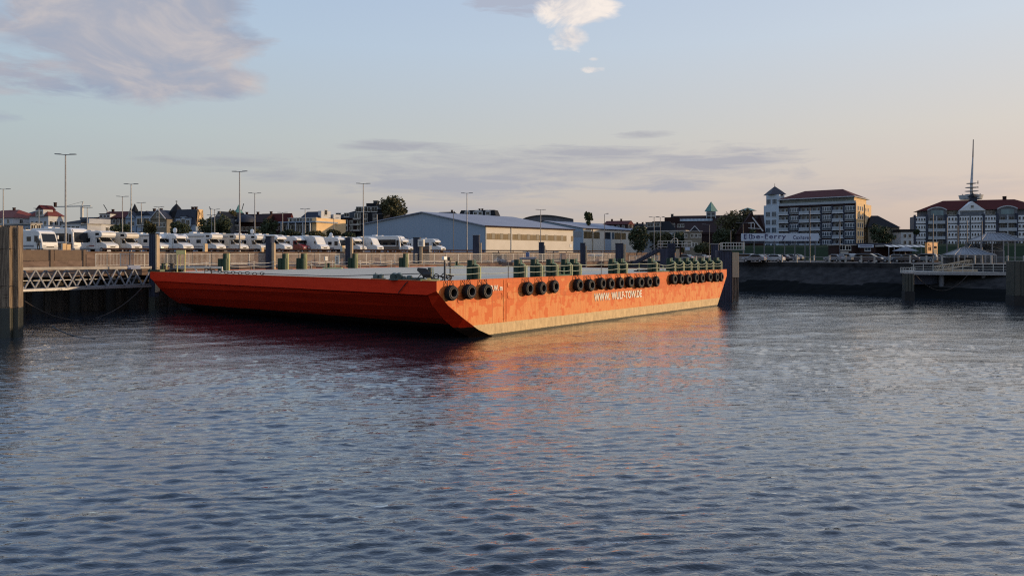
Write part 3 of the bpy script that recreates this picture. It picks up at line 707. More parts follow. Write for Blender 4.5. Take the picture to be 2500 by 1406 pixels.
f2 = broot('quay_railing', 'white railing across the basin corner behind the far deck of the barge', 'railing')
o = f2
def rail_simple(root, pts, zb, h, step=2.4, rails=(1.0,.5), mt='offwhite', r=.035):
    for a, b_ in zip(pts, pts[1:]):
        a = Vector(a); b_ = Vector(b_); d = b_-a; k = max(1, round(d.length/step))
        for i in range(k+1):
            p = a+d*i/k; MB().cyl((p.x,p.y,zb),(p.x,p.y,zb+h),r,r,6).build('post', mt, root)
        mb = MB()
        for t in rails: mb.cyl((a.x,a.y,zb+h*t),(b_.x,b_.y,zb+h*t),r*.8,r*.8,6)
        mb.build('rail', mt, root)
# local coordinates (e,n)
for k in range(14):
    x0 = -.5+1.8*k
    mb = MB(); mb.box(x0+.05,x0+1.75,9.38,9.42,6.05,6.11); mb.box(x0+.05,x0+1.75,9.38,9.42,5.15,5.2)
    for i in range(1,11): mb.box(x0+.16*i,x0+.16*i+.02,9.39,9.41,5.2,6.05)
    mb.build('panel', 'offwhite', f2); MB().box(x0-.04,x0+.04,9.36,9.44,4.95,6.13).build('post', 'offwhite', f2)
# brown flood gate panels on the quay at left, standing on concrete blocks
_, n50 = qpt(20, -1.5); _, n126 = qpt(126, -1.5); _, n205 = qpt(206, -1.5)
for (a, b_, lb) in ((n50, n126, 'brown steel flood panel beside the big timber cluster'), (n126, n205, 'brown steel flood panel ending at the white railing')):
    r_ = broot('flood_panel', lb, 'flood panel', 'brown flood panels on the quay')
    MB().box(-1.6,-1.4,a+.25,b_-.15,5.75,6.95).build('panel', 'brownpanel', r_, bevel=.02)
    MB().box(-1.75,-1.25,b_-.15,b_+.15,4.95,6.97).build('post', 'brownpanel', r_)
    MB().box(-1.65,-1.35,a-.15,b_-.15,4.95,5.70).build('sill', 'conc', r_)
# white cabinets, dish etc on the wall edge
for px, w, h, zb, lb in ((156,.55,.95,6.82,'white electricity cabinet at the foot of the tallest lamp post'), (167,.45,.85,6.82,'smaller white electricity cabinet right of the tallest lamp post'), (501,.75,1.9,6.0,'tall cream electricity cabinet behind the railing'), (836,.65,1.0,6.82,'cream electricity cabinet near the panel van'), (640,.4,.6,6.8,'low white pillar beside the guard rail')):
    p, n = qpt(px, -8.8); r_ = thing('electricity_cabinet', lb, 'cabinet', (p.x,p.y,zb), QA-R(90), 'cabinets on the quay wall')
    MB().box(-w/2,w/2,-.2,.2,0,h).build('cabinet_body', 'cream', r_, bevel=.02); MB().box(-w/2+.04,w/2-.04,-.225,-.2,.08,h-.08).build('door', 'offwhite', r_)
# timber clusters, dolphins -----------------------------------------
def timber_cluster(px, D, piles, ztop, label, group=None, wet=2.3):
    c_ = P(px, 620, D); t = thing('timber_cluster', label, 'mooring piles', (c_.x, c_.y, 0), 0, group)
    for (x, y, w, dz, rot) in piles:
        mb = MB(); mb.T = Matrix.Translation((x,y,0)) @ Matrix.Rotation(R(rot), 4, 'Z')
        mb.box(-w/2, w/2, -w/2, w/2, wet, ztop+dz)
        for k in range(3): x_ = -w/2+w*(k+.5)/3; mb.box(x_-w*.15, x_+w*.15, -w/2-.02-.015*k, -w/2-.001, wet+.1, ztop+dz-.05-.1*random.random())
        o = mb.build('pile', 'timber', t, bevel=.05)
        mb = MB(); mb.T = Matrix.Translation((x,y,0)) @ Matrix.Rotation(R(rot), 4, 'Z'); mb.box(-w/2-.02,w/2+.02,-w/2-.02,w/2+.02,-3,wet); mb.build('wet_foot', 'wet', t, bevel=.06)
    return t
t = timber_cluster(22, 56.5, [(-.58,0,.66,-.02,4),(.08,-.12,.68,.05,-3),(.60,.05,.42,-.02,8),(-1.15,.2,.7,.1,0),(.1,.65,.7,.1,5),(-.6,.7,.7,-.3,0)], 8.62, 'big weathered timber pile cluster at the left edge of the picture')
mb = MB()
for z_ in (4.0, 6.9): mb.box(-1.52,.84,-.5,-.42,z_,z_+.03)
for i in range(5): mb.cyl((-.05+.1*i,-.52,3.1),(-.05+.1*i,-.44,3.1),.03,.03,6); mb.cyl((-.05+.1*i,-.52,3.35),(-.05+.1*i,-.44,3.35),.03,.03,6)
mb.build('iron_strap', 'rust', t)
def dolphin(px, D, ytop, w, label, board=0, bw=.35, bh=None, round_=False, mt='bluesteel', cap=False):
    c_ = P(px, 620, D); zt = Z(ytop, D); t = thing('steel_dolphin', label, 'mooring dolphin', (c_.x, c_.y, 0), R(-7), 'steel mooring dolphins round the barge')
    mb = MB()
    n_ = 4 if not round_ else 16
    mb.box(-w/2,w/2,-w/2,w/2,-3,zt)
    for k in range(3): x = -w/2+w*(k+.5)/3; mb.box(x-.05,x+.05,-w/2-.05,-w/2-.002,-3,zt-.1)
    mb.build('steel_box_pile', mt, t, bevel=.03)
    MB().box(-w/2-.06,w/2+.06,-w/2-.08,w/2+.06,zt,zt+.07).build('cap', 'galv' if cap else 'black', t)
    MB().box(-w/2-.012,w/2+.012,-w/2-.062,w/2+.012,-3,1.5).build('wet_foot','wet',t,bevel=.03)
    if board:
        h0 = zt-(bh or .6); mb = MB()
        mb.box(w/2+.02,w/2+.02+bw,-w/2-.05,-w/2+.30,2.0,h0); mb.box(w/2+.02,w/2+bw*.9,-w/2+.31,-w/2+.62,2.1,h0-.15)
        mb.build('fender_timber', 'timber_l', t, bevel=.04)
    return t
d_ = dolphin(376, 85, 571, .78, 'dark blue steel dolphin at the bow corner beside the gangway', 1, .22, .1)
dolphin(659, 96.5, 578, .85, 'dark blue steel dolphin with split brown timber, second from the gangway', 1, .36, .8)
dolphin(851, 105.5, 581, .72, 'slim blue steel dolphin with pinkish board behind the drum posts', 1, .3, .1)
dolphin(1018, 115.5, 581, 1.0, 'dark steel dolphin carrying a pale box on its timber', 1, .40, .9)
dolphin(1163, 126, 575, 1.10, 'tall flat capped steel dolphin before the cream hall corner', 1, .40, 1.3, cap=True)
dolphin(1322, 138, 592, 1.0, 'dark steel dolphin below a lamp post of the cream hall', 1, .25, .6)
dolphin(1423, 140, 594, 1.0, 'dark steel dolphin beside the second hall', 1, .25, .5)
dolphin(1512, 130, 595, 1.4, 'broad black ribbed steel dolphin in front of the bushy trees', 1, .42, .1)
p = P(1032, 620, 115); t = thing('control_cabinet', 'pale box on a post beside the dark dolphin in front of the hall', 'cabinet', (p.x-.1,p.y-.6,6.9), R(-20)); MB().box(-.55,.45,-.3,.3,.75,1.9).build('cabinet_body','offwhite',t,bevel=.05); MB().box(-.1,.1,-.1,.1,-2,.75).build('post','timber_l',t); MB().box(-.3,.25,-.33,-.3,.95,1.6).build('door','vangrey',t)
p = P(1042, 620, 128); t = thing('container_box', 'dull brown grey box standing behind the railing at the hall', 'box', (p.x,p.y,6.7), R(-20)); MB().box(-.7,.75,-.5,.5,0,1.32).build('box_body','vangrey',t,bevel=.02); MB().box(-.6,.65,-.52,-.5,.1,1.2).build('door','brownpanel',t)
# big dolphins at the far right corner of the barge with platforms
def rail_platform(root, x0, x1, y0, y1, z, h=1.05):
    MB().box(x0,x1,y0,y1,z,z+.14).build('platform_deck', 'galv', root)
    c4 = [(x0+.05,y0+.05),(x1-.05,y0+.05),(x1-.05,y1-.05),(x0+.05,y1-.05)]
    for a, b_ in zip(c4, c4[1:]+c4[:1]):
        d = math.dist(a, b_); k = max(1, round(d/.75))
        for i in range(k): x = a[0]+(b_[0]-a[0])*i/k; y = a[1]+(b_[1]-a[1])*i/k; MB().bar((x,y,z+.14),(x,y,z+h),.05).build('post', 'offwhite', root)
        mb = MB()
        for hh in (h, h*.55): mb.bar((a[0],a[1],z+hh),(b_[0],b_[1],z+hh),.05)
        mb.build('rail', 'offwhite', root)
c_ = P(1779, 620, 101); t = thing('fender_dolphin', 'large black dolphin with tan fender board and railed platform at the barge stern', 'mooring dolphin', (c_.x,c_.y,0), R(-8))
mb = MB(); mb.box(-1.7,.35,-.6,1.2,-3,Z(612,101))
for k in range(6): mb.box(-1.65+.34*k,-1.5+.34*k,-.68,-.602,-3,Z(614,101))
mb.build('steel_box_pile', 'bluesteel', t, bevel=.03)
MB().box(.38,1.25,-.8,-.2,Z(677,101),Z(616,101)).build('fender_board', 'timber_l', t, bevel=.03)
mb = MB()
for k in range(5): mb.box(.36+.19*k,.47+.19*k,-.7,-.3,-3,Z(677,101)-.005)
mb.build('fender_timber', 'timber', t); rail_platform(t, -1.0, 2.05, -.9, 1.4, Z(611,101))
c_ = P(1722, 620, 112); t = thing('steel_dolphin', 'black ribbed dolphin behind the last green posts of the barge', 'mooring dolphin', (c_.x,c_.y,0), R(-20), 'steel mooring dolphins round the barge'); 
mb = MB(); mb.box(.9,2.0,-.6,.6,-3,Z(597,112))
for k in range(4): mb.box(.95+.28*k,1.05+.28*k,-.68,-.602,-3,Z(599,112))
mb.build('steel_box_pile', 'bluesteel', t); MB().box(.8,2.1,-.7,.7,Z(597,112),Z(595,112)).build('cap','galv',t)
c_ = P(1632, 620, 116); t = thing('ramp_tower', 'dark ribbed steel tower with railed top and tan fender boards', 'mooring dolphin', (c_.x,c_.y,0), R(-12))
mb = MB(); mb.box(-1.3,1.0,-.6,.8,-3,Z(607,116)); 
for k in range(7): mb.box(-.1+.16*k,-.03+.16*k,-.68,-.602,4,Z(596,116))
mb.box(-.15,1.1,-.55,.6,Z(607,116),Z(594,116)); mb.build('steel_box_pile', 'bluesteel', t, bevel=.02)
MB().box(1.15,1.7,-.7,-.3,5.3,Z(608,116)).build('fender_board', 'timber_l', t); MB().box(1.75,2.0,-.5,.0,4,Z(600,116)).build('fender_board', 'brick', t)
rail_platform(t, -1.7, 3.7, -.5, 1.2, Z(604,116), 1.0)
mb = MB(); mb.tube([(.35,0,8.0),(.4,0,8.5),(.7,0,8.9),(1.2,0,9.0),(1.4,0,8.8),(1.5,0,8.0)], .05, 6); mb.build('ladder_hoop', 'offwhite', t)
MB().box(2.6,3.3,-.6,-.55,Z(611,116),Z(604,116)).build('sign_plate', 'signw', t)
# sloping link span with railing from the tower down to the left
a_, b_ = P(1552, 643, 122), P(1615, 608, 118)
t = thing('access_ramp', 'sloping dark steel ramp with thin railing leading up to the ribbed tower', 'ramp', (a_.x,a_.y,0), 0)
d = b_-a_
MB().bar((0,0,a_.z),(d.x,d.y,b_.z),.5,.35).build('ramp_beam', 'bluesteel', t); MB().bar((-.3,1.3,a_.z),(d.x-.3,d.y+1.3,b_.z),.3,.3).build('ramp_beam', 'bluesteel', t)
for i in range(9):
    q = i/8; MB().bar((d.x*q,d.y*q,a_.z+(b_.z-a_.z)*q),(d.x*q,d.y*q,a_.z+(b_.z-a_.z)*q+1.1),.05).build('post','galv',t)
for hh in (1.1,.6): MB().bar((0,0,a_.z+hh),(d.x,d.y,b_.z+hh),.05).build('rail','galv',t)
M['bracegrey'] = mat('brace_paint', (.20,.21,.235), .6)
# gangway: two lattice girders with walkway
g0, g1 = P(30, 620, 70.5), P(369, 620, 84.5)
v = g1-g0; Lg = v.length; t = thing('gangway', 'long grey lattice girder gangway between the timber cluster and the barge', 'gangway', (g0.x,g0.y,0), math.atan2(v.y,v.x))
zt0, zb0, zt1, zb1 = 5.03, 2.90, 4.92, 2.75
def zz_(x, top): q = x/Lg; return (zt0+(zt1-zt0)*q) if top else (zb0+(zb1-zb0)*q)
for yy in (0, 1.9):
    MB().bar((0,yy,zt0),(Lg,yy,zt1),.24,.26).build('top_chord', 'concl', t); MB().bar((0,yy,zb0),(Lg,yy,zb1),.24,.22).build('bottom_chord', 'galv', t)
    nb = 7
    for k in range(nb):
        xa_, xm, xb_ = Lg*k/nb, Lg*(k+.5)/nb, Lg*(k+1)/nb
        MB().bar((xa_,yy,zz_(xa_,1)-.1),(xm,yy,zz_(xm,0)+.1),.13).build('brace', 'bracegrey', t); MB().bar((xm,yy,zz_(xm,0)+.1),(xb_,yy,zz_(xb_,1)-.1),.13).build('brace', 'bracegrey', t)
MB().box(0,Lg,.1,1.8,zb1+.15,zb1+.25).build('walkway', 'galv', t)
MB().bar((0,1.75,zb0+.9),(Lg,1.75,zb1+.9),.07).build('handrail', 'galv', t)
MB().box(Lg*.80,Lg*.90,-.2,.0,zt1-.15,zt1+.25).build('clamp_plate', 'blue', t)
# ropes hanging under the quay
def rope(name, label, p, q, sag, r=.05, mt='rust', n=14):
    p, q = Vector(p), Vector(q); t = thing(name, label, 'rope', p); mb = MB(); d = q-p
    pts = [(d.x*i/n, d.y*i/n, d.z*i/n-sag*4*(i/n)*(1-i/n)) for i in range(n+1)]
    mb.tube(pts, r, 6); mb.build('strand', mt, t); return t
rope('mooring_rope', 'slack dark rope hanging under the gangway', P(60, 735, 66), P(348, 702, 80), 2.6, .05, 'rust')
rope('mooring_rope', 'dark rope slanting into the water before the timber cluster', P(128, 797, 59), P(232, 827, 55.5), .25, .05, 'black')
# ---------------------------------------------------------------- lamp posts
def make_lamp(h=12.2):
    t = thing('street_lamp', 'x', 'lamp post', group='twin armed lamp posts of the motorhome park')
    MB().cyl((0,0,0),(0,0,h),.12,.075,10).build('pole', 'galv', t)
    MB().cyl((0,0,0),(0,0,1.1),.16,.15,10).build('base', 'galv', t)
    for s in (-1, 1):
        mb = MB(); mb.bar((0,0,h-.08),(s*.55,0,h-.02),.08); mb.build('arm', 'dgalv', t)
        mb = MB(); mb.prism([(s*.5,h-.06),(s*1.25,h-.02),(s*1.25,h+.07),(s*.5,h+.06)], -.13, .13); mb.build('lamp_head', 'dgalv', t, bevel=.02)
    return t
lampsrc = make_lamp()
lamps = [(8,464,'twin lamp post at the far left edge, behind the timber cluster'),(160,381,'tallest and nearest twin lamp post, left of all the motorhomes but two'),(299,482,'lower twin lamp post left of the pair before the brown roofs'),
 (320,452,'twin lamp post with white boxes on its pole before the blue gabled house'),(345,495,'short far twin lamp post above the blue gabled house'),(388,505,'far twin lamp post before the cream gabled house'),
 (524,511,'small far twin lamp post among dark trees left of the second tallest'),(585,422,'second tallest twin lamp post, rising from the alcove motorhomes'),(622,474,'twin lamp post right of the second tallest one'),(690,519,'small far twin lamp post left of the white terraced block'),
 (745,510,'far twin lamp post before the white terraced block'),(887,451,'tall twin lamp post in front of the black brick house'),(1140,474,'twin lamp post before the blue gable of the hall'),(1320,512,'twin lamp post in front of the cream hall wall'),
 (95,509,'small far twin lamp post before the red roofed house'),(213,507,'small far twin lamp post over the white modern house'),(1597,530,'twin lamp post among trees right of the second hall'),(921,522,'small far lamp post against the big round tree'),(815,533,'small far lamp post at the left end of the black brick house'),(517,525,'lowest small lamp post in front of dark bushes')]
first = True
for px, yt, lb in lamps:
    D = 12.2*F/(620-yt); 
    zb = 6.7
    if D > 172: zb = Z(yt, 170)-12.2; D = 170   # far ones stand on lower lots of equal distance
    p = P(px, 620, D)
    rz = random.uniform(-.25,.25)
    if first: lampsrc.location = (p.x,p.y,zb); lampsrc.rotation_euler = (0,0,rz); lampsrc['label'] = lb; first = False
    else: dup(lampsrc, (p.x,p.y,zb), rz, lb)
p = P(325, 620, 128); MB().box(.2,.55,-.3,.3,3.6,4.9)
def single_lamp(px, yt, D, zb, lb, arm=1.2, double=False):
    p = P(px, 620, D); h = Z(yt, D)-zb; t = thing('street_lamp', lb, 'lamp post', (p.x,p.y,zb), 0, 'single lamp posts near the ferry quay')
    MB().cyl((0,0,0),(0,0,h),.09,.06,8).build('pole', 'dgalv', t)
    mb = MB(); mb.bar((0,0,h),(arm,0,h+.1),.07); mb.build('arm','dgalv',t); MB().box(min(arm*.5,arm),max(arm*.5,arm),-.12,.12,h+.06,h+.2).build('lamp_head','dgalv',t)
    if double: MB().bar((0,0,h),(-arm,0,h+.1),.07).build('arm','dgalv',t); MB().box(min(-arm,-arm*.5),max(-arm,-arm*.5),-.12,.12,h+.06,h+.2).build('lamp_head','dgalv',t)
single_lamp(1107, 518, 150, 6.7, 'dark slim lamp post before the blue hall gable', .3)
single_lamp(1476, 523, 165, 6.7, 'dark lamp post at the open door of the second hall', .9)
single_lamp(1516, 566, 150, 6.7, 'short hooked lamp beside the dark conifer', .6)
single_lamp(1612, 531, 170, 6.7, 'lamp post just right of the twin one among the trees', 1.0, True)
single_lamp(1646, 570, 150, 5, 'thin post before the small gabled house, left', .3)
single_lamp(1732, 549, 160, 5, 'white curved arm lamp before the brown roofed building', -1.6)
single_lamp(1814, 545, 170, 5, 'pale twin arm lamp above the left end of the ferry sign', 1.6, True)
single_lamp(1784, 563, 140, 5, 'hooked pale lamp behind the railed dolphin', .6)
for px, yt, D, lb in ((1977, 507, 130, 'tall dark mast in front of the hotel balconies'), (2050, 536, 150, 'thin dark mast before the right half of the hotel'), (2278, 522, 118, 'dark flag pole left of the orange kiosk panel'), (2312, 532, 118, 'dark flag pole right of the orange kiosk'), (2338, 550, 118, 'dark flag pole before the left glass canopy'), (2361, 538, 120, 'dark flag pole before the long white block'), (2397, 540, 120, 'dark flag pole behind the glass canopies')):
    p = P(px, 620, D); t = thing('flag_pole', lb, 'pole', (p.x,p.y,4.95), 0, 'dark poles on the right bank'); h = Z(yt,D)-4.95
    MB().cyl((0,0,0),(0,0,h),.11,.07,8).build('pole','dgalv',t); MB().cyl((0,0,0),(0,0,.8),.17,.17,8).build('base','concl',t)
# ---------------------------------------------------------------- motorhomes
def wheels(t, xs_, w, r=.34):
    for x in xs_:
        for s in (-1, 1):
            o = MB().cyl((0,-.11,0),(0,.11,0),r,r,16).build('wheel','rubber',t, loc=(x,s*(w/2-.12),r), bevel=.02)
            MB().cyl((0,s*.1,0),(0,s*.125,0),r*.6,r*.55,12).build('rim','rim',o)
def win(t, pts, name='window', m='glass'): return MB().face(pts, 0).build(name, m, t, fix=False)
def sidewin(t, x0, x1, z0, z1, w, name='window', both=True):
    for s in ((-1,1) if both else (-1,)):
        MB().box(x0,x1,min(s*(w/2-.02),s*(w/2+.012)),max(s*(w/2-.02),s*(w/2+.012)),z0,z1).build(name,'glass',t,bevel=.01)
def cab_front(t, w, zc=.95, paint='van', x0=1.15, xf=3.25, wind_top=2.05):
    """lower cab with sloping bonnet, screen, lamps; forward is +x"""
    cw = 1.96; body = [(x0,.42),(xf-.05,.42),(xf+.02,.62),(xf,zc),(xf-.18,zc+.2),(xf-.95,zc+.48),(xf-1.62,wind_top),(x0,wind_top)]
    MB().prism(body, -cw/2, cw/2).build('cab', paint, t, bevel=.07)
    a, b_ = Vector((xf-.95,0,zc+.48)), Vector((xf-1.62,0,wind_top)); n = Vector((b_.z-a.z,0,-(b_.x-a.x))).normalized()*.012
    f = lambda q, y: tuple(a+(b_-a)*q+n+Vector((0,y,0)))
    o = MB().face([f(.04,-cw/2+.1),f(.04,cw/2-.1),f(.97,cw/2-.2),f(.97,-cw/2+.2)]).build('windscreen','glass',t,fix=False)
    for s in (-1,1):
        y = s*(cw/2+.008)
        MB().face([(xf-1.05,y,zc+.42),(xf-1.85,y,zc+.38),(xf-1.85,y,wind_top-.12),(xf-1.58,y,wind_top-.12)]).build('side_window','glass',t,fix=False)
        MB().box(xf-.12,xf+.025,s*.55-.2,s*.55+.2,zc-.18,zc+.02).build('headlight','lamp',t,bevel=.03)
        o = MB().box(xf-1.2,xf-1.05,s*(cw/2+.08)-.09,s*(cw/2+.08)+.09,zc+.42,zc+.85).build('mirror','black',t,bevel=.03)
        MB().box(xf-2.3,xf-2.28,min(s*cw/2,s*(cw/2+.01)),max(s*cw/2,s*(cw/2+.01)),.5,wind_top-.1).build('door_seam','stripe',t)
    MB().box(xf-.2,xf+.07,-cw/2+.02,cw/2-.02,.34,.62).build('bumper','vangrey',t,bevel=.05)
    MB().box(xf-.02,xf+.032,-.38,.38,.68,.86).build('grille','black',t)
def roofkit(t, z, dish=False, box=True, x=-1):
    MB().box(x-.35,x+.35,-.35,.35,z,z+.14).build('roof_hatch','offwhite',t,bevel=.03)
    if box: MB().box(x-1.9,x-1.0,-.4,.4,z,z+.24).build('air_conditioner','van',t,bevel=.06)
    if dish:
        o = MB().cyl((0,0,0),(0,0,.35),.04,.04,6).build('satellite_dish','galv',t,loc=(x+1.1,.4,z))
        MB().lathe([(0,.0),(.25,.04),(.42,.14),(.42,.16),(.25,.06),(0,.02)],(0,-.1,.5),axis='y',n=16).build('dish_bowl','van',o)
M['beige'] = mat('beige_gelcoat', (.60,.55,.47), .3, col2=(.52,.48,.41), ns=1.2, coat=.15)
def motorhome(kind, paint='van', dish=False, trim=None):
    t = thing('motorhome', 'x', 'motorhome', group='motorhomes parked in a row behind the quay')
    w = 2.26
    if kind == 'alcove':
        MB().prism([(-3.4,.55),(-3.4,2.85),(-3.2,2.98),(1.4,2.98),(2.05,2.95),(2.48,2.72),(2.55,2.35),(2.3,2.06),(1.25,2.0),(1.2,.45),(-3.2,.45)], -w/2, w/2).build('living_body','beige' if paint == 'beige' else 'van',t,bevel=.08,seg=3)
        cab_front(t, w, paint='van' if paint == 'beige' else paint); wheels(t,(2.35,-1.9),2.15)
        sidewin(t,1.3,2.0,2.35,2.68,w,'bunk_window'); sidewin(t,-.6,.3,1.45,2.0,w); sidewin(t,-2.7,-1.9,1.5,2.0,w)
        MB().box(-3.3,1.1,-w/2-.008,-w/2,.85,1.0).build('stripe',trim or 'stripe',t); MB().box(2.22,2.5,-.9,.9,2.74,2.80).build('marker_strip','stripe',t)
    elif kind == 'semi':
        MB().prism([(-3.5,.5),(-3.5,2.7),(-3.3,2.8),(.9,2.8),(1.5,2.72),(2.0,2.4),(2.1,2.12),(1.9,2.03),(1.2,2.02),(1.15,.42),(-3.3,.42)], -w/2, w/2).build('living_body','van',t,bevel=.08,seg=3)
        cab_front(t, w, paint=paint); wheels(t,(2.35,-1.9),2.15)
        sidewin(t,-.3,.6,1.5,2.0,w); sidewin(t,-2.9,-2.1,1.5,2.0,w); MB().box(-1.4,-.8,-w/2-.012,-w/2,.5,2.35).build('habitation_door','offwhite',t,bevel=.005)
        MB().box(-3.3,1.0,-w/2-.008,-w/2,.75,.92).build('stripe',trim or 'vangrey',t); win(t,[(1.3,-.45,2.79),(1.3,.45,2.79),(1.82,.45,2.56),(1.82,-.45,2.56)],'skylight')
    elif kind == 'integrated':
        MB().prism([(-3.6,.45),(-3.6,2.75),(-3.4,2.88),(2.2,2.88),(2.75,2.72),(3.05,2.2),(3.35,1.25),(3.42,.8),(3.35,.42)], -w/2, w/2).build('living_body',paint,t,bevel=.09,seg=3)
        a, b_ = Vector((3.30,0,1.33)), Vector((2.98,0,2.42)); n = Vector((b_.z-a.z,0,-(b_.x-a.x))).normalized()*.03
        f = lambda q, y: tuple(a+(b_-a)*q+n+Vector((0,y,0)))
        MB().face([f(0,-.98),f(0,.98),f(1,.9),f(1,-.9)]).build('windscreen','glass',t,fix=False)
        wheels(t,(2.3,-1.9),2.15); sidewin(t,2.0,2.75,1.35,2.15,w,'side_window'); sidewin(t,.6,1.4,1.45,2.05,w); sidewin(t,-1.2,-.3,1.45,2.05,w)
        for s in (-1,1):
            MB().box(3.2,3.45,s*.78-.18,s*.78+.18,.78,.96).build('headlight','lamp',t,bevel=.03); MB().box(2.95,3.2,s*1.28-.1,s*1.28+.1,1.75,2.25).build('mirror','van',t,bevel=.04)
        MB().box(3.1,3.5,-1.05,1.05,.34,.6).build('bumper','vangrey',t,bevel=.06); MB().box(-3.4,1.9,-w/2-.008,-w/2,.7,.95).build('stripe',trim or 'stripe',t)
        MB().box(3.36,3.46,-.5,.5,.66,.8).build('grille','black',t)
    elif kind == 'coach':
        w = 2.42
        MB().prism([(-4.4,.45),(-4.4,3.2),(-4.2,3.35),(3.0,3.35),(3.6,3.2),(3.95,2.6),(4.15,1.3),(4.18,.42)], -w/2, w/2).build('living_body',paint,t,bevel=.12,seg=3)
        a, b_ = Vector((4.11,0,1.35)), Vector((3.90,0,2.72)); n = Vector((.05,0,.01))
        f = lambda q, y: tuple(a+(b_-a)*q+n+Vector((0,y,0)))
        MB().face([f(0,-1.08),f(0,1.08),f(1,1.0),f(1,-1.0)]).build('windscreen','glass',t,fix=False)
        wheels(t,(2.4,-2.4),2.3,.42); MB().box(-3.9,3.1,-w/2-.01,-w/2,1.5,2.6).build('window_band','glass',t); sidewin(t,3.2,3.75,1.35,2.5,w,'side_window')
        MB().box(-4.2,3.9,-w/2-.009,-w/2,.6,1.3).build('stripe',trim or 'vanbrown',t)
        for s in (-1,1):
            MB().box(4.05,4.24,s*.85-.2,s*.85+.2,.8,1.02).build('headlight','lamp',t,bevel=.03)
            o = MB().tube([(3.8,s*1.1,3.1),(4.2,s*1.35,3.0),(4.3,s*1.38,2.7)],.04,6).build('mirror_arm','black',t); MB().box(4.2,4.36,s*1.38-.1,s*1.38+.1,2.1,2.7).build('mirror','van',o,bevel=.04)
        MB().box(4.0,4.28,-1.15,1.15,.34,.62).build('bumper','vangrey',t,bevel=.06)
    elif kind == 'panel':
        MB().prism([(-3.0,.4),(-3.0,2.5),(-2.85,2.6),(1.1,2.6),(1.75,2.4),(2.25,1.45),(2.3,.42)], -.99, .99).build('living_body',paint,t,bevel=.1,seg=3)
        cab_front(t, 2.0, paint=paint, x0=1.0, xf=3.0, wind_top=2.2); wheels(t,(2.1,-1.9),1.98)
        sidewin(t,-.8,.2,1.4,1.85,1.98); sidewin(t,-2.4,-1.5,1.4,1.85,1.98)
    if trim in ('stripe','blue'): MB().box(-2.6,.9,-w/2-.10,-w/2-.01,2.45,2.58).build('awning_case','vangrey',t,bevel=.02)
    if kind == 'alcove' and trim in ('vangrey','blue'): MB().box(-3.75,-3.42,-.8,.8,1.0,2.2).build('bike_rack','black',t)
    roofkit(t, {'alcove':2.98,'semi':2.8,'integrated':2.88,'coach':3.35,'panel':2.6}[kind], dish, kind != 'panel')
    return t
row_e = -8-0.0
def rowpt(px, off):
    o = B(-off, 0); n = solve(px, (o.x,o.y), (N.x,N.y)); return B(-off, n)
SRC = {}
def park(px, kind, label, off=21, paint='van', dish=False, trim=None, dr=0, s=1.0):
    key = (kind, paint, dish, trim)
    p = rowpt(px, off-2.5); rz = R(-22+dr); hd = Vector((math.cos(rz), math.sin(rz), 0)); p = p-hd*2.9*s
    loc = (p.x, p.y, 6.7)
    if key not in SRC: SRC[key] = motorhome(*key); SRC[key].location = loc; SRC[key].rotation_euler = (0,0,rz); SRC[key]['label'] = label; SRC[key].scale = (s,s,s); return SRC[key]
    return dup(SRC[key], loc, rz, label, scale=(s,s,s))
park(116, 'integrated', 'white flat fronted motorhome farthest left, beside the timber cluster', 21, dr=2)
park(184, 'coach', 'big white coach motorhome with dark side band behind the tallest lamp post', 24)
park(271, 'alcove', 'white alcove motorhome with red and grey decals, third from the left', 21, trim='redvan')
park(330, 'alcove', 'cream alcove motorhome just left of the bow dolphin', 21.5, 'beige', trim='vanbrown', s=.96, dr=3)
park(402, 'semi', 'white low profile motorhome half hidden behind the bow dolphin', 22, trim='blue', dr=-4, s=.98)
park(456, 'semi', 'white low profile motorhome with satellite dish and glinting headlamp', 21, dish=True)
park(536, 'alcove', 'white alcove motorhome with dark roof stripes behind the cream cabinet', 21.5, trim='stripe')
park(593, 'alcove', 'white alcove motorhome behind the second tallest lamp post', 22.5, 'beige', trim='blue', dr=4)
park(644, 'alcove', 'white alcove motorhome with roof dish behind the split timber dolphin', 23, dish=True)
park(700, 'semi', 'white low profile motorhome right of the split timber dolphin', 21.5, trim='redvan', dr=3, s=1.06)
park(745, 'semi', 'motorhome with dark red cab between two white ones', 23, 'redvan')
park(793, 'panel', 'white high roofed motorhome with bright bonnet before the terraced block', 21.5, dr=-5, s=1.12)
park(835, 'integrated', 'white flat fronted motorhome behind the cabinet near the slim dolphin', 23.5, dish=True, s=.95)
park(884, 'semi', 'white low profile motorhome with black side glass right of the slim dolphin', 22, trim='stripe', dr=-3)
park(928, 'panel', 'white high roofed van beside the bronze coach motorhome', 21.5, s=1.1)
park(972, 'coach', 'bronze and silver coach motorhome with glaring low sun on its front', 24.5, 'van', s=.97)
park(1000, 'semi', 'white motorhome just left of the dark dolphin before the hall', 22.5)
park(1079, 'semi', 'last white motorhome of the row, in front of the blue hall gable', 22)
park(500, 'integrated', 'white motorhome in the second line behind the dished one', 29, s=.97)
park(866, 'alcove', 'white alcove motorhome peeping out in the second line near the slim dolphin', 29, trim='vangrey')
park(1030, 'integrated', 'white motorhome in the second line behind the control cabinet', 29, s=.95)
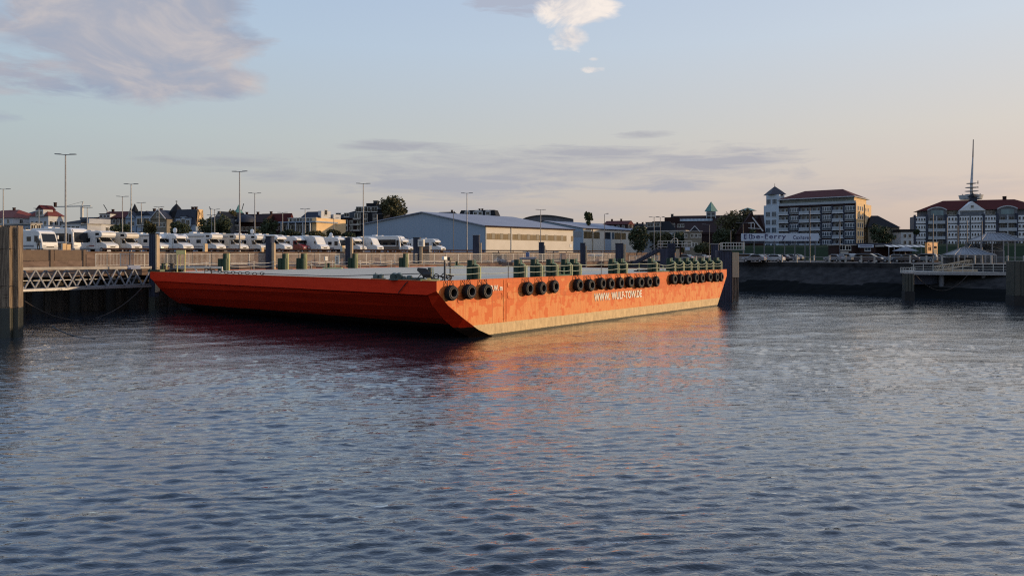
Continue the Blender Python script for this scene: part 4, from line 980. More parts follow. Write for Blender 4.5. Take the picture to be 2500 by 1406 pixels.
# ---------------------------------------------------------------- cars on the right car park
def make_car(paint, kind='hatch'):
    t = thing('parked_car', 'x', 'car', group='cars on the right car park')
    prof = [(-2.1,.35),(-2.12,.75),(-2.0,.98),(-1.75,1.02),(-1.25,1.42),(.1,1.46),(.95,1.02),(1.9,.84),(2.08,.62),(2.05,.32)] if kind == 'hatch' else [(-2.3,.35),(-2.32,.95),(-2.15,1.45),(-1.8,1.6),(.3,1.6),(1.15,1.08),(2.0,.9),(2.2,.66),(2.15,.32)]
    MB().prism(prof, -.87, .87).build('body', paint, t, bevel=.09, seg=3)
    for s in (-1,1):
        y = s*.872
        pts = [(-1.55,y,1.0),(-1.15,y,1.36),(.05,y,1.39),(.75,y,1.0)] if kind == 'hatch' else [(-2.0,y,1.05),(-1.8,y,1.5),(.25,y,1.52),(.95,y,1.08)]
        MB().face(pts).build('side_window','glass',t,fix=False)
        MB().box(1.9,2.07,s*.6-.18,s*.6+.18,.62,.78).build('headlight','lamp',t,bevel=.03); MB().box(-2.2 if kind != 'hatch' else -2.1,-1.98 if kind == 'hatch' else -2.15,s*.68-.12,s*.68+.12,.8,.98).build('tail_light','tail',t,bevel=.02)
    a, b_ = ((.95,1.03),(.12,1.46)) if kind == 'hatch' else ((1.15,1.1),(.32,1.6))
    MB().face([(a[0]+.01,-.74,a[1]+.02),(a[0]+.01,.74,a[1]+.02),(b_[0]+.03,.66,b_[1]+.005),(b_[0]+.03,-.66,b_[1]+.005)]).build('windscreen','glass',t,fix=False)
    a, b_ = ((-1.75,1.03),(-1.27,1.42)) if kind == 'hatch' else ((-2.17,1.1),(-1.95,1.53))
    MB().face([(a[0]-.02,-.7,a[1]),(a[0]-.02,.7,a[1]),(b_[0]-.03,.62,b_[1]),(b_[0]-.03,-.62,b_[1])]).build('rear_window','glass',t,fix=False)
    for x in (-1.3,1.3):
        for s in (-1,1):
            o = MB().cyl((0,-.1,0),(0,.1,0),.31,.31,14).build('wheel','rubber',t,loc=(x,s*.79,.31)); MB().cyl((0,s*.095,0),(0,s*.115,0),.19,.17,10).build('rim','rim',o)
    return t
M['silver'] = mat('silver_paint', (.22,.23,.25), .3, .2, coat=.3); M['cardark'] = mat('dark_blue_paint', (.03,.035,.05), .2, coat=.5); M['carwhite'] = mat('car_white', (.5,.5,.5), .3, coat=.3)
CS = {}
cars = [(1812,140,'silver','estate',178),(1842,133,'silver','hatch',178),(1858,146,'carwhite','hatch',170),(1873,160,'silver','hatch',172),(1886,134,'carwhite','hatch',180),(1905,150,'cardark','hatch',175),(1926,160,'silver','hatch',176),
 (1940,170,'silver','hatch',172),(2038,137,'silver','hatch',150),(2062,142,'silver','estate',150),(2086,148,'carwhite','hatch',152),(2108,152,'silver','hatch',150),(2122,126,'cardark','estate',0),(2142,134,'silver','estate',0),(2182,130,'silver','hatch',185),(2212,128,'cardark','hatch',180),(2254,135,'silver','estate',180),(2290,140,'silver','hatch',0),(1668,146,'silver','hatch',180),(1705,150,'cardark','hatch',178)]
clab = ['silver estate car nearest the stern dolphin','silver hatchback with tail lamps behind the first thick white post','white hatchback in the second line left of the footpath','silver hatchback in the back line under the ferry sign','white hatchback with bright red tail lamp beside a white post','dark hatchback behind the bright tail lamp car','silver hatchback in the back line right of the white one','farthest silver hatchback under the ferry sign','silver hatchback left end of the angled group','silver estate car second in the angled group','white hatchback third in the angled group','silver hatchback fourth in the angled group','long dark estate car parked side on by the rail','silver estate car with red tail lamp behind the dark one','silver hatchback left of the brick snack bar bush','dark hatchback before the striped awning','silver estate car before the awning terrace','silver hatchback in front of the orange kiosk','silver hatchback half hidden behind the green posts','dark hatchback behind the last green posts']
for (px, D, pt, kd, ang), lb in zip(cars, clab):
    p = P(px, 620, D); loc = (p.x,p.y,4.97); rz = R(ang-38)
    if (pt,kd) not in CS: c_ = make_car(pt,kd); CS[(pt,kd)] = c_; c_.location = loc; c_.rotation_euler = (0,0,rz); c_['label'] = lb
    else: dup(CS[(pt,kd)], loc, rz, lb)
# white posts and rail along the right bank wall
t = broot('promenade_railing', 'low white rail with thick white posts along the right bank wall', 'railing')
def bnk(px, n): o = B(0, n); return solve(px, (o.x,o.y), (E.x,E.y))
pe = [bnk(px, 9.1) for px in (1800,1833,1870,1909,1945,1987,2025,2064,2103,2135,2172,2222,2262,2300,2340,2380,2420,2460,2500,2540)]
for e in pe: MB().box(e-.11,e+.11,9.0,9.2,5.0,6.25).build('post','concl',t)
for a, b_ in zip(pe, pe[1:]): MB().box(a+.11,b_-.11,9.07,9.13,5.95,6.03).build('rail','galv',t)
# ---------------------------------------------------------------- buildings
random.seed(33)
WC = {}
def winmesh(w, h, frame='offwhite', pane='glass', nm=1, name='window'):
    key = (round(w,2), round(h,2), frame, pane, nm, name)
    if key in WC: return WC[key]
    mb = MB(); f = min(.10, w*.12)
    mb.box(-w/2,-w/2+f,-.05,.06,0,h,0); mb.box(w/2-f,w/2,-.05,.06,0,h,0); mb.box(-w/2+f,w/2-f,-.05,.06,0,f,0); mb.box(-w/2+f,w/2-f,-.05,.06,h-f,h,0)
    for i in range(1, nm+1): x = -w/2+w*i/(nm+1); mb.box(x-f*.3,x+f*.3,-.045,.05,f,h-f,0)
    mb.box(-w/2-.05,w/2+.05,-.10,.0,-.08,-.003,0)
    mb.box(-w/2+f,w/2-f,-.02,.0,f,h-f,1)
    o = mb.build(name, [frame, pane]); WC[key] = o; o['proto'] = 1
    return o
def putwin(root, x, y, z, w, h, face=0, frame='offwhite', pane='glass', nm=1, name='window'):
    src = winmesh(w, h, frame, pane, nm, name)
    o = src.copy(); COL.objects.link(o)
    if 'proto' in o: del o['proto']
    o.parent = root; o.location = (x, y, z); o.rotation_euler = (0,0,face); return o
class Bld:
    """building whose front runs from photo column px0 to px1; local x right along the front, y inward, z up"""
    def __init__(s, name, label, cat, px0, px1, D, zb, rot=GR, depth=10, pxs=None):
        s.o = P(px0, 620, D); s.zb = zb; s.rot = rot; s.d = Vector((math.cos(rot), math.sin(rot), 0)); s.n = Vector((-math.sin(rot), math.cos(rot), 0))
        s.w = solve(px1, (s.o.x,s.o.y), (s.d.x,s.d.y))
        e = s.o+s.d*s.w
        s.dep = solve(pxs, (e.x,e.y), (s.n.x,s.n.y)) if pxs else depth
        s.r = thing(name, label, cat, (s.o.x,s.o.y,0), rot)
    def u(s, px): return solve(px, (s.o.x,s.o.y), (s.d.x,s.d.y))
    def z(s, py, u=None):
        u = s.w/2 if u is None else u
        return Z(py, s.o.y+s.d.y*u)
    def walls(s, zt, m, z0=None, x0=0, x1=None, y0=0, y1=None, name='wall', bevel=0):
        return MB().box(x0, s.w if x1 is None else x1, y0, s.dep if y1 is None else y1, s.zb-1 if z0 is None else z0, zt).build(name, m, s.r, bevel=bevel)
    def roof(s, kind, ze, zr, m, x0=0, x1=None, y0=0, y1=None, ov=.35, name='roof', inset=None, inset2=None):
        x1 = s.w if x1 is None else x1; y1 = s.dep if y1 is None else y1
        x0 -= ov; x1 += ov; y0 -= ov; y1 += ov; ym = (y0+y1)/2; xm = (x0+x1)/2; mb = MB(); b = [(x0,y0,ze),(x1,y0,ze),(x1,y1,ze),(x0,y1,ze)]
        if kind == 'hip':
            k = inset if inset is not None else (y1-y0)/2; k2 = inset2 if inset2 is not None else k
            a, c_ = (x0+k,ym,zr), (x1-k2,ym,zr); mb.v = b+[a,c_]
            fs = [(0,1,5,4),(1,2,5),(2,3,4,5),(3,0,4),(3,2,1,0)]
        elif kind == 'gx':   # ridge along x
            mb.v = b+[(x0,ym,zr),(x1,ym,zr)]; fs = [(0,1,5,4),(1,2,5),(2,3,4,5),(3,0,4),(3,2,1,0)]
        elif kind == 'gy':   # gable faces the front
            mb.v = b+[(xm,y0,zr),(xm,y1,zr)]; fs = [(0,4,5,3),(1,2,5,4),(0,1,4),(2,3,5),(3,2,1,0)]
        elif kind == 'pyr': mb.v = b+[(xm,ym,zr)]; fs = [(0,1,4),(1,2,4),(2,3,4),(3,0,4),(3,2,1,0)]
        elif kind == 'mans':
            k = inset or 1.0; zm = zr; mb.v = b+[(x0+k,y0+k,zm),(x1-k,y0+k,zm),(x1-k,y1-k,zm),(x0+k,y1-k,zm)]
            fs = [(0,1,5,4),(1,2,6,5),(2,3,7,6),(3,0,4,7),(4,5,6,7),(3,2,1,0)]
        elif kind == 'flat': return MB().box(x0,x1,y0,y1,ze,zr).build(name,m,s.r)
        mb.f = fs; mb.mi = [0]*len(fs); mb.sm = [False]*len(fs)
        return mb.build(name, m, s.r)
    def gable(s, x0, x1, z0, zr, m, y=-.02, t=.25, name='gable'):
        """upright triangular or stepped face"""
        return MB().prism([(x0,z0),(x1,z0),((x0+x1)/2,zr)], y, y+t).build(name, m, s.r)
    def grid(s, nx, nz, z0, z1, w, h, x0=None, x1=None, y=0, frame='offwhite', pane='glass', nm=1, name='window', skip=0):
        x0 = 0 if x0 is None else x0; x1 = s.w if x1 is None else x1
        for i in range(nx):
            for j in range(nz):
                if skip and random.random() < skip: continue
                zz = z0+(z1-z0)*(j+.5)/nz-h/2; putwin(s.r, x0+(x1-x0)*(i+.5)/nx, y-.03, zz, w, h, 0, frame, pane, nm, name)
    def side(s, ny, nz, z0, z1, w, h, y0=None, y1=None, frame='offwhite', pane='glass', nm=1, x=None):
        y0 = 0 if y0 is None else y0; y1 = s.dep if y1 is None else y1
        for i in range(ny):
            for j in range(nz): putwin(s.r, (s.w if x is None else x)+.03, y0+(y1-y0)*(i+.5)/ny, z0+(z1-z0)*(j+.5)/nz-h/2, w, h, R(90), frame, pane, nm)
    def chimney(s, x, y, z0, h=1.4, m='brick', w=.8): return MB().box(x-w/2,x+w/2,y-w/2,y+w/2,z0,z0+h).box(x-w/2-.08,x+w/2+.08,y-w/2-.08,y+w/2+.08,z0+h,z0+h+.15).build('chimney', m, s.r)
def simple(name, label, px0, px1, D, ybase, yeave, yridge, kind, wallm, roofm, nx=3, nz=2, rot=R(-24), depth=10, pxs=None, chim=(), cat='house', ww=1.1, wh=1.4, ins=None, frame='offwhite', sideg=(2,2), ins2=None):
    b = Bld(name, label, cat, px0, px1, D, 6.7, rot, depth, pxs); Dm = b.o.y+b.d.y*b.w/2
    ze, zr = Z(yeave, Dm), Z(yridge, Dm); b.zb = 6.0
    b.walls(ze, wallm, 5.5); b.roof(kind, ze, zr, roofm, inset=ins, inset2=ins2)
    z0 = Z(min(ybase, 600), Dm)
    if kind == 'gy': b.gable(0, b.w, ze, zr-.25, wallm, -.42, .2); putwin(b.r, b.w/2, -.45, ze+.5, ww, wh, 0, frame)
    if nx: b.grid(nx, nz, max(7, z0), ze-.3, ww, wh, .4, b.w-.4, frame=frame)
    if sideg: b.side(sideg[0], sideg[1], max(7, z0), ze-.3, ww, wh, frame=frame)
    for c_ in chim: b.chimney(b.w*c_, b.dep*.5, zr-.7, 1.3, w=.6)
    b.ze, b.zr, b.Dm = ze, zr, Dm
    return b
def dormer(b, x, w, z0, z1, y, m='render_w', rm='blackroof', peak=None, windows=1):
    o = MB().box(x-w/2,x+w/2,y,y+3,z0,z1).build('dormer', m, b.r)
    if peak: MB().prism([(x-w/2-.15,z1),(x+w/2+.15,z1),(x,peak)], y-.15, y+4).build('dormer_roof', rm, o)
    else: MB().box(x-w/2-.15,x+w/2+.15,y-.2,y+3.1,z1,z1+.15).build('dormer_roof', rm, o)
    for i in range(windows):
        q = putwin(o, x-w/2+w*(i+.5)/windows, y-.03, z0+.3, w/windows*.7, (z1-z0)*.65)
# --- left skyline
b = simple('town_house', 'red hip roofed house cut by the left edge of the picture', -60, 31, 230, 560, 533, 511, 'hip', 'render_w', 'redroof', 5, 2, chim=(.6,)); 
b = simple('flat_roofed_building', 'long low pale building with flat roof behind the first motorhome', 2, 76, 150, 575, 549, 546, 'flat', 'render_b', 'concl', 5, 1, rot=R(-30), depth=6, cat='building', pxs=98)
b = simple('town_house', 'blue slate roofed house left of the big red roof', 38, 80, 240, 560, 531, 509, 'hip', 'render_b', 'slate', 2, 1)
b = simple('town_house', 'house with big two tone red roof and white curved gable', 72, 118, 225, 560, 528, 500, 'hip', 'render_w', 'redroof', 4, 1, pxs=156, ins=5, chim=(.95,), sideg=(3,1))
dormer(b, b.w*.62, 3.6, b.ze-.1, b.ze+2.0, -.5, 'render_w', 'crimroof', b.ze+3.4, 2)
b = simple('modern_house', 'white modern block with dark hip roof and sunlit cream wing', 150, 198, 190, 590, 545, 528, 'hip', 'render_w', 'blackroof', 4, 2, rot=R(-12), depth=12)
b = simple('flat_roofed_building', 'small sunlit cream flat block with dark windows beside the white modern block', 197, 214, 180, 590, 548, 546, 'flat', 'render_w', 'concl', 2, 1, rot=GR, cat='building', pxs=247, sideg=(5,1), wh=1.2)
b.walls(Z(536,184), 'render_w', Z(548,184), 1, 2.5, 1, 6, 'penthouse')
simple('town_house', 'grey roofed house behind the far crane', 208, 240, 260, 545, 538, 524, 'hip', 'render_g', 'slate', 2, 1)
b = simple('row_house', 'long dark brown roofed row with white window dormers', 240, 318, 235, 560, 532, 514, 'gx', 'brick', 'crimroof', 7, 2, chim=(.1,), rot=R(-12)); dormer(b, b.w*.22, 4, b.ze-.3, b.ze+1.3, -.2, 'render_w', 'blackroof', None, 3)
b = simple('gabled_house', 'pale blue house with small steep gable and dark turret roof', 308, 332, 225, 580, 533, 516, 'gy', 'render_b', 'slate', 2, 2, rot=R(-15))
MB().lathe([(1.6,b.ze),(1.2,b.ze+2),(0,b.zr+2.6)],(1.4,2,0),n=8,sm=False).build('turret_roof','blackroof',b.r)
b = simple('gabled_house', 'pale blue house with twin white gables and grey roof', 334, 368, 222, 580, 536, 513, 'gx', 'render_b', 'slate', 3, 2, rot=R(-15), chim=(.4,.9)); dormer(b, b.w*.3, 3.2, b.ze-2, b.ze+1.2, -.4, 'render_b', 'slate', b.ze+2.6); dormer(b, b.w*.75, 3.2, b.ze-2, b.ze+1.2, -.4, 'render_b', 'slate', b.ze+2.6)
b = simple('gabled_house', 'tan house with broad cream trimmed gable', 369, 407, 220, 585, 535, 512, 'gy', 'ochre', 'slate', 4, 2, rot=R(-15))
for s_ in (0, 1): MB().bar((b.w*s_,-.55,b.ze),(b.w/2,-.55,b.zr),.25).build('barge_board','render_w',b.r)
b = simple('turret_house', 'tan house with tall pointed turret and weather vane', 404, 431, 222, 585, 531, 515, 'gx', 'ochre', 'blackroof', 3, 2, rot=R(-15), chim=(.1,))
MB().lathe([(2.1,b.ze),(1.9,Z(516,222)),(1.1,Z(506,222)),(0,Z(496,222))],(b.w*.62,1.8,0),n=8,sm=False).build('turret_roof','blackroof',b.r); MB().cyl((b.w*.62,1.8,Z(498,222)),(b.w*.62,1.8,Z(489,222)),.1,.05,6).cyl((b.w*.62,1.8,Z(492,222)),(b.w*.62,1.8,Z(490.5,222)),.3,.3,8).build('weather_vane','black',b.r)
b = simple('mansard_house', 'blue mansard roofed house with pale bay front and sunlit end gable', 425, 478, 215, 600, 548, 511, 'mans', 'render_b', 'slate', 3, 1, rot=R(-22), pxs=495, ins=1.0, chim=(.7,.85), sideg=(1,2))
for i in range(3): dormer(b, b.w*(.25+.22*i), 2.2, b.ze-.6, b.ze+2.4-.5*abs(1-i), -.35, 'render_b', 'slate', None, 1)
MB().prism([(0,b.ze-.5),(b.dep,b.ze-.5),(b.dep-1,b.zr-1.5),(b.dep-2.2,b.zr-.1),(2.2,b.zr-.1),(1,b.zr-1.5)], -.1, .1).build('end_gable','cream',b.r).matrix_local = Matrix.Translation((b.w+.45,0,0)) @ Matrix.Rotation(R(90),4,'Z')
simple('town_house', 'small dark hip roofed house among trees, left of the pointed steeple', 505, 528, 240, 600, 535, 518, 'hip', 'render_g', 'blackroof', 2, 1)
simple('gabled_house', 'narrow house with pale leaning gable behind the dark trees', 528, 546, 236, 600, 530, 516, 'gy', 'render_g', 'blackroof', 1, 1)
b = simple('row_house', 'red brown roofed brick row with white windows behind the alcove motorhomes', 561, 640, 240, 600, 543, 521, 'gx', 'brick', 'brownroof', 8, 2, rot=R(-14), chim=(.25,.6)); dormer(b, b.w*.22, 3, b.ze-1.2, b.ze+1, -.4, 'render_w', 'slate', None, 1)
MB().lathe([(3,b.ze),(2.9,b.ze+1),(2.2,b.ze+2),(0,b.ze+2.6)],(b.w*.5,0,0),n=14).build('bay_roof','slate',b.r)
b = simple('row_house', 'second brick row with deep red roof and sunlit gable end', 636, 706, 245, 600, 541, 521, 'gx', 'brick', 'crimroof', 6, 2, rot=R(-18), pxs=716, chim=(.3,), sideg=None)
p = P(582, 620, 330); t = thing('church_steeple', 'thin pointed green steeple behind the brick row', 'steeple', (p.x,p.y,0)); MB().box(-1.6,1.6,-1.6,1.6,8,Z(520,330)).build('tower','brick',t); MB().lathe([(2.3,Z(520,330)),(.9,Z(511,330)),(0,Z(499,330))],n=8,sm=False).build('spire','copper',t)
# white terraced block
b = Bld('terraced_block', 'pale modern terraced block with sunlit stepped right end', 'building', 684, 772, 180, 6.7, R(-22), 12, 802)
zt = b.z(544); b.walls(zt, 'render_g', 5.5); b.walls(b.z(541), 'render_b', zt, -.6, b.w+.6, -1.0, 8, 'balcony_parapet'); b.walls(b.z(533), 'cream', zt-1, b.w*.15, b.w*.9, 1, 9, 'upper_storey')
b.roof('flat', b.z(533), b.z(531), 'concl', b.w*.13, b.w*.92, 1, 9, 0); b.roof('mans', b.z(531), b.z(516), 'slate', b.w*.45, b.w*.95, 2, 8, .2, 'mansard', 1.2)
b.walls(b.z(515), 'render_w', b.z(533), b.w*.90, b.w*.985, 2.2, 6, 'end_wall'); b.walls(b.z(521), 'render_w', b.z(533), b.w*.94, b.w*1.0, 7, 10, 'end_wall'); putwin(b.r, b.w*.99, 4, b.z(525), 1.2, 1.4, R(90)); b.walls(b.z(533),'cream',b.z(590),b.w*.9,b.w*1.02,-.2,11.9,'corner_wall')  # cream corner wall carries the sunlit end in its colour
b.grid(7, 1, b.z(541), b.z(532), 1.3, 1.0, b.w*.2, b.w*.85, y=1); b.grid(6, 1, b.z(573), b.z(547), 1.6, 2.2, .5, b.w-2); b.side(3, 2, b.z(575), b.z(547), 1.2, 1.2); 
for k in range(5): MB().box(b.w*.1+b.w*.2*k-.12,b.w*.1+b.w*.2*k+.12,-1.0,-.8,6,zt-.02).build('column','render_w',b.r)
# black brick house
b = Bld('black_brick_house', 'large black roofed brick apartment house with white windows beside the round tree', 'building', 807, 868, 215, 6.7, R(-8), 14)
b.walls(b.z(533), 'brick', 5.5); b.roof('hip', b.z(533), b.z(508), 'blackroof', inset=7, inset2=1)
b.walls(b.z(512), 'blackroof', 5.5, b.u(866), b.u(934), .5, 13, 'main_block'); b.roof('hip', b.z(512), b.z(496), 'blackroof', b.u(866), b.u(934), .5, 13, .3, 'main_roof', 3, 2)
b.walls(b.z(494),'blackroof',b.z(500),b.u(880),b.u(905),5,8,'roof_penthouse'); b.chimney(b.u(902),6,b.z(496),.9,'black',1.3)
for py in (526,):
    for px in (828, 848): putwin(b.r, b.u(px), -.6, b.z(py+4), 1.6, 1.2); 
for py in (545, 559): 
    for px in (821, 844): putwin(b.r, b.u(px), -.05, b.z(py+4), 1.4, 1.4)
    putwin(b.r, b.u(858), -.05, b.z(py+4), 1.0, 1.3)
for px in (875, 890, 896, 913): putwin(b.r, b.u(px), .42, b.z(518), 1.8, 1.6)
for py in (531, 545, 559):
    MB().box(b.u(864),b.u(880),-.9,.5,b.z(py+6),b.z(py+2)).build('balcony','concl',b.r)
    for px in (868, 876): putwin(b.r, b.u(px), .45, b.z(py+2), 1.0, 1.5)
    for px in (891, 914): putwin(b.r, b.u(px), .45, b.z(py+3), 1.2, 1.5)
# --- the halls
b = Bld('harbour_hall', 'large harbour hall with gable coloured in blue grey shade and cream long wall with strip glazing', 'hall', 888, 1185, 200.8, 6.7, R(-41.5), 10, 1400)
zb = 6.7; ze = Z(550.5, 170); ap = b.u(1032); zA = Z(517, b.o.y+b.d.y*ap); zL = Z(545, b.o.y)
MB().prism([(0,5.5),(b.w,5.5),(b.w,ze-.3),(ap,zA-.35),(0,zL-.3)], 0, .3).build('gable_wall','hallblue',b.r)
MB().box(b.w-.3,b.w,.3,b.dep,5.5,ze-.3).build('long_wall','hallwall',b.r); MB().box(0,b.w,b.dep-.3,b.dep,5.5,ze-.4).build('rear_wall','hallblue',b.r)
mb = MB(); mb._add([(-.2,-.5,zL-.1),(ap,-.5,zA),(b.w+.3,-.5,ze),(b.w+.3,b.dep+.3,ze),(ap,b.dep+.3,zA),(-.2,b.dep+.3,zL-.1)], [(0,1,4,5),(1,2,3,4)])
mb._add([(-.2,-.5,zL-.35),(ap,-.5,zA-.25),(b.w+.3,-.5,ze-.25),(b.w+.3,b.dep+.3,ze-.25),(ap,b.dep+.3,zA-.25),(-.2,b.dep+.3,zL-.35)], [(0,5,4,1),(1,4,3,2)])
mb._add([(-.2,-.5,zL-.1),(ap,-.5,zA),(b.w+.3,-.5,ze),(b.w+.3,-.5,ze-.25),(ap,-.5,zA-.25),(-.2,-.5,zL-.35)], [(0,5,4,1),(1,4,3,2)])
mb.build('roof','hallroof',b.r, fix=False)
MB().box(b.w+.3,b.w+.45,-.5,b.dep+.3,ze-.32,ze-.05).build('gutter','brick',b.r)
e_ = b.o+b.d*b.w
def v_(px): return solve(px, (e_.x,e_.y), (b.n.x,b.n.y))
zg0, zg1 = Z(585, 172), Z(570.5, 172)
for a, c_ in ((1188,1246),(1251,1383),(1394,1399.5)): MB().box(b.w+.002,b.w+.03,v_(a),v_(c_),zg0,zg1).build('strip_glazing','translucent',b.r)
for px in (1204,1224.5,1243.5,1267,1290,1312.5,1334.5,1355.5,1372): MB().box(b.w+.04,b.w+.06,v_(px)-.5,v_(px)+.5,zg0+.15,zg1+.12).build('window','black',b.r)
MB().box(b.w+.01,b.w+.2,v_(1248)-.12,v_(1248)+.12,5.5,ze-.35).build('downpipe','offwhite',b.r)
MB().box(b.w+.02,b.w+.06,v_(1393)-.35,v_(1393)+.35,Z(604,193),Z(596,193)).build('notice','signw',b.r)
MB().box(b.w-.05,b.w+.05,-.06,.0,5.5,ze-.35).build('corner_trim','brownroof',b.r)
# second hall
b = Bld('second_hall', 'second cream hall with open door and strip windows, right of the long hall', 'hall', 1290, 1423, 262, 6.7, R(-41.5), 10, 1600)
ze = Z(556.5, b.o.y+b.d.y*b.w); zr = Z(531, 235); DD = b.o.y+b.d.y*b.w
MB().prism([(0,5.5),(b.w,5.5),(b.w,ze-.2),(b.w*.3,zr-.2),(0,ze+1)], 0, .3).build('gable_wall','hallblue',b.r)
MB().box(b.w-.3,b.w,.3,b.dep,5.5,ze-.2).build('long_wall','hallwall',b.r)
mb = MB(); mb._add([(b.w*.3,-.5,zr),(b.w+.3,-.5,ze),(b.w+.3,b.dep,ze-.1),(b.w*.3,b.dep,zr),(0,-.5,ze+1.2),(0,b.dep,ze+1.2)],[(0,1,2,3),(4,0,3,5)]); mb.build('roof','hallroof',b.r,fix=False)
MB().box(b.w+.3,b.w+.45,-.5,b.dep,ze-.3,ze-.05).build('gutter','brick',b.r)
e_ = b.o+b.d*b.w
zg0, zg1 = Z(582, DD), Z(565, DD)
for a, c_ in ((1425,1445),(1449,1464),(1500,1528),(1534,1560)): MB().box(b.w+.002,b.w+.03,v_(a),v_(c_),zg0,zg1).build('strip_glazing','translucent',b.r)
MB().box(b.w+.002,b.w+.05,v_(1476),v_(1492),5.5,zg1).build('door','hallblue',b.r); MB().box(b.w+.002,b.w+.04,v_(1494),v_(1499),zg0,zg1).build('window','bglass',b.r); MB().box(b.w+.06,b.w+.08,v_(1476),v_(1490),zg0,zg1).build('window','glass',b.r)
MB().box(b.w+.01,b.w+.25,v_(1446.5)-.1,v_(1446.5)+.1,5.5,ze-.3).build('downpipe','timber_l',b.r)
MB().box(b.w*.80,b.w-.5,-.04,0,Z(579,DD),Z(565,DD)).build('strip_window','vangrey',b.r); MB().box(b.w*.8,b.w-.1,-.05,0,5.5,Z(610,DD)).build('plinth','vangrey',b.r)
# small things in front of hall 2
p = P(1452, 620, 150); t = thing('boat_trailer', 'white covered trailer with blue mark behind the railing', 'trailer', (p.x,p.y,5.8), R(-15)); MB().prism([(-1.3,.2),(1.75,.2),(1.8,.65),(1.65,.85),(-1.0,.80),(-1.3,.5)],-.6,.6).build('cover','carwhite',t,bevel=.06); MB().box(-1.25,-.5,-.62,-.6,.3,.65).build('blue_mark','blue',t); MB().cyl((0,-.5,.05),(0,.5,.05),.25,.25,12).build('wheel','rubber',t)
p = P(1289, 620, 128); t = thing('dinghy', 'dark grey rubber boat with blue cover on the quay corner', 'boat', (p.x,p.y,5.4), R(-10)); MB().prism([(-1.5,.1),(1.3,.1),(1.6,.5),(1.2,.55),(-1.4,.45)],-.6,.6).build('hull','vangrey',t,bevel=.12); MB().box(-.35,.25,-.3,.3,.55,1.4).build('console','blue',t,bevel=.05)
t_ = thing('rubble_heap', 'low heap of dark rubble and pipes on the quay right of the flat capped dolphin', 'rubble', tuple(P(1215, 620, 128))[:2]+(4.95,))
mb = MB()
for k in range(26): x = random.uniform(-4.5,3.5); y = random.uniform(-.6,.6); s_ = random.uniform(.15,.4); mb.bar((x,y,.15+s_*.3),(x+s_*1.6,y+.2,.1+s_*random.uniform(.2,1.6)),s_*1.2)
mb.build('rubble','vangrey',t_)
# low white building right of the halls
b = simple('long_low_building', 'long low white building with flat light roof behind the bushes', 1566, 1672, 215, 610, 566, 563, 'flat', 'render_w', 'concl', 7, 1, rot=R(-30), cat='building', depth=12)
# roofs peeping over the halls
b = simple('mansard_house', 'black mansard roof with white arched dormers peeping over the hall ridge', 1122, 1209, 290, 540, 527, 513, 'mans', 'brick', 'blackroof', 0, 0, rot=R(-14), pxs=1219, ins=.8, cat='building', chim=(.5,.58), sideg=None)
for q, wn in ((.22,1),(.52,2),(.80,1)): dormer(b, b.w*q, 2.2 if wn == 1 else 4, b.ze+.1, b.ze+1.7, -.3, 'render_w', 'render_w', b.ze+2.3, wn)
simple('black_roof', 'flat sloping black roof showing behind the hall ridge', 1060, 1092, 290, 540, 524, 516, 'gx', 'render_g', 'blackroof', 0, 0, cat='building', sideg=None, chim=(.9,))
b = Bld('curved_roof_building', 'dark curved roof arching behind the long hall', 'building', 1274, 1400, 285, 6.7, R(-5), 12); n_ = 14
pts = [(b.w*i/n_, Z(537-10.5*math.sin(math.pi*min(1,(i/n_)**.8)), 282)) for i in range(n_+1)]; MB().prism(pts+[(b.w,8),(0,8)], 0, 12).build('wall','render_g',b.r); mb = MB()
for a, c_ in zip(pts, pts[1:]): mb._add([(a[0],-.5,a[1]),(c_[0],-.5,c_[1]),(c_[0],12.5,c_[1]),(a[0],12.5,a[1]),(a[0],-.5,a[1]+.4),(c_[0],-.5,c_[1]+.4),(c_[0],12.5,c_[1]+.4),(a[0],12.5,a[1]+.4)],[(0,1,5,4),(4,5,6,7),(1,2,6,5),(2,3,7,6),(3,0,4,7)])
mb.build('roof','black',b.r)
simple('town_house', 'dark red low roof behind the second hall', 1474, 1531, 280, 560, 548, 538, 'gx', 'brick', 'crimroof', 4, 1, chim=(.2,.6))
simple('town_house', 'dark low roof with dormers behind the conifer', 1538, 1572, 290, 560, 553, 546, 'mans', 'render_w', 'blackroof', 3, 1, chim=(.3,.7), ins=1)
# big brown roofed complex with spire
b = Bld('brown_roofed_hotel', 'long dark brown roofed complex with skylight strip and green topped spire', 'building', 1578, 1648, 240, 8, R(-16), 14)
b.walls(b.z(562), 'brick', 6); b.roof('mans', b.z(562), b.z(540), 'blackroof', inset=2.2); 
for q in (.13,.36): dormer(b, b.w*q, 3, b.z(555), b.z(543), -.1+.6, 'render_g', 'blackroof', None, 1)
b.walls(b.z(568), 'brick', 6, b.u(1636), b.u(1868), 2, 16, 'main_wall')
b.roof('gx', b.z(573), b.z(523), 'brownroof', b.u(1634), b.u(1868), 2, 24, .3, 'main_roof'); 
b.walls(b.z(528), 'brownroof', b.z(548), b.u(1618), b.u(1655), 8, 14, 'stepped_roof'); b.chimney(b.u(1637),9,b.z(528),1.0,'black')
zc = b.z(523)
def onroof(py):    # y depth of main roof face at a height
    z = b.z(py); return 1.7+(z-b.z(573))/(b.z(523)-b.z(573))*11.3
mb = MB(); y0, y1 = onroof(538), onroof(532); x0, x1 = b.u(1656), b.u(1739); z0, z1 = b.z(538), b.z(532)
mb.face([(x0,y0-.35,z0),(x1,y0-.35,z0),(x1,y1-.35,z1),(x0,y1-.35,z1)]); mb.build('skylight_strip','teal',b.r,fix=False)
for k in range(24): q = x0+(x1-x0)*(k+.5)/24; MB().bar((q,y0-.42,z0),(q,y1-.42,z1),.12).build('skylight_bar','render_w',b.r)
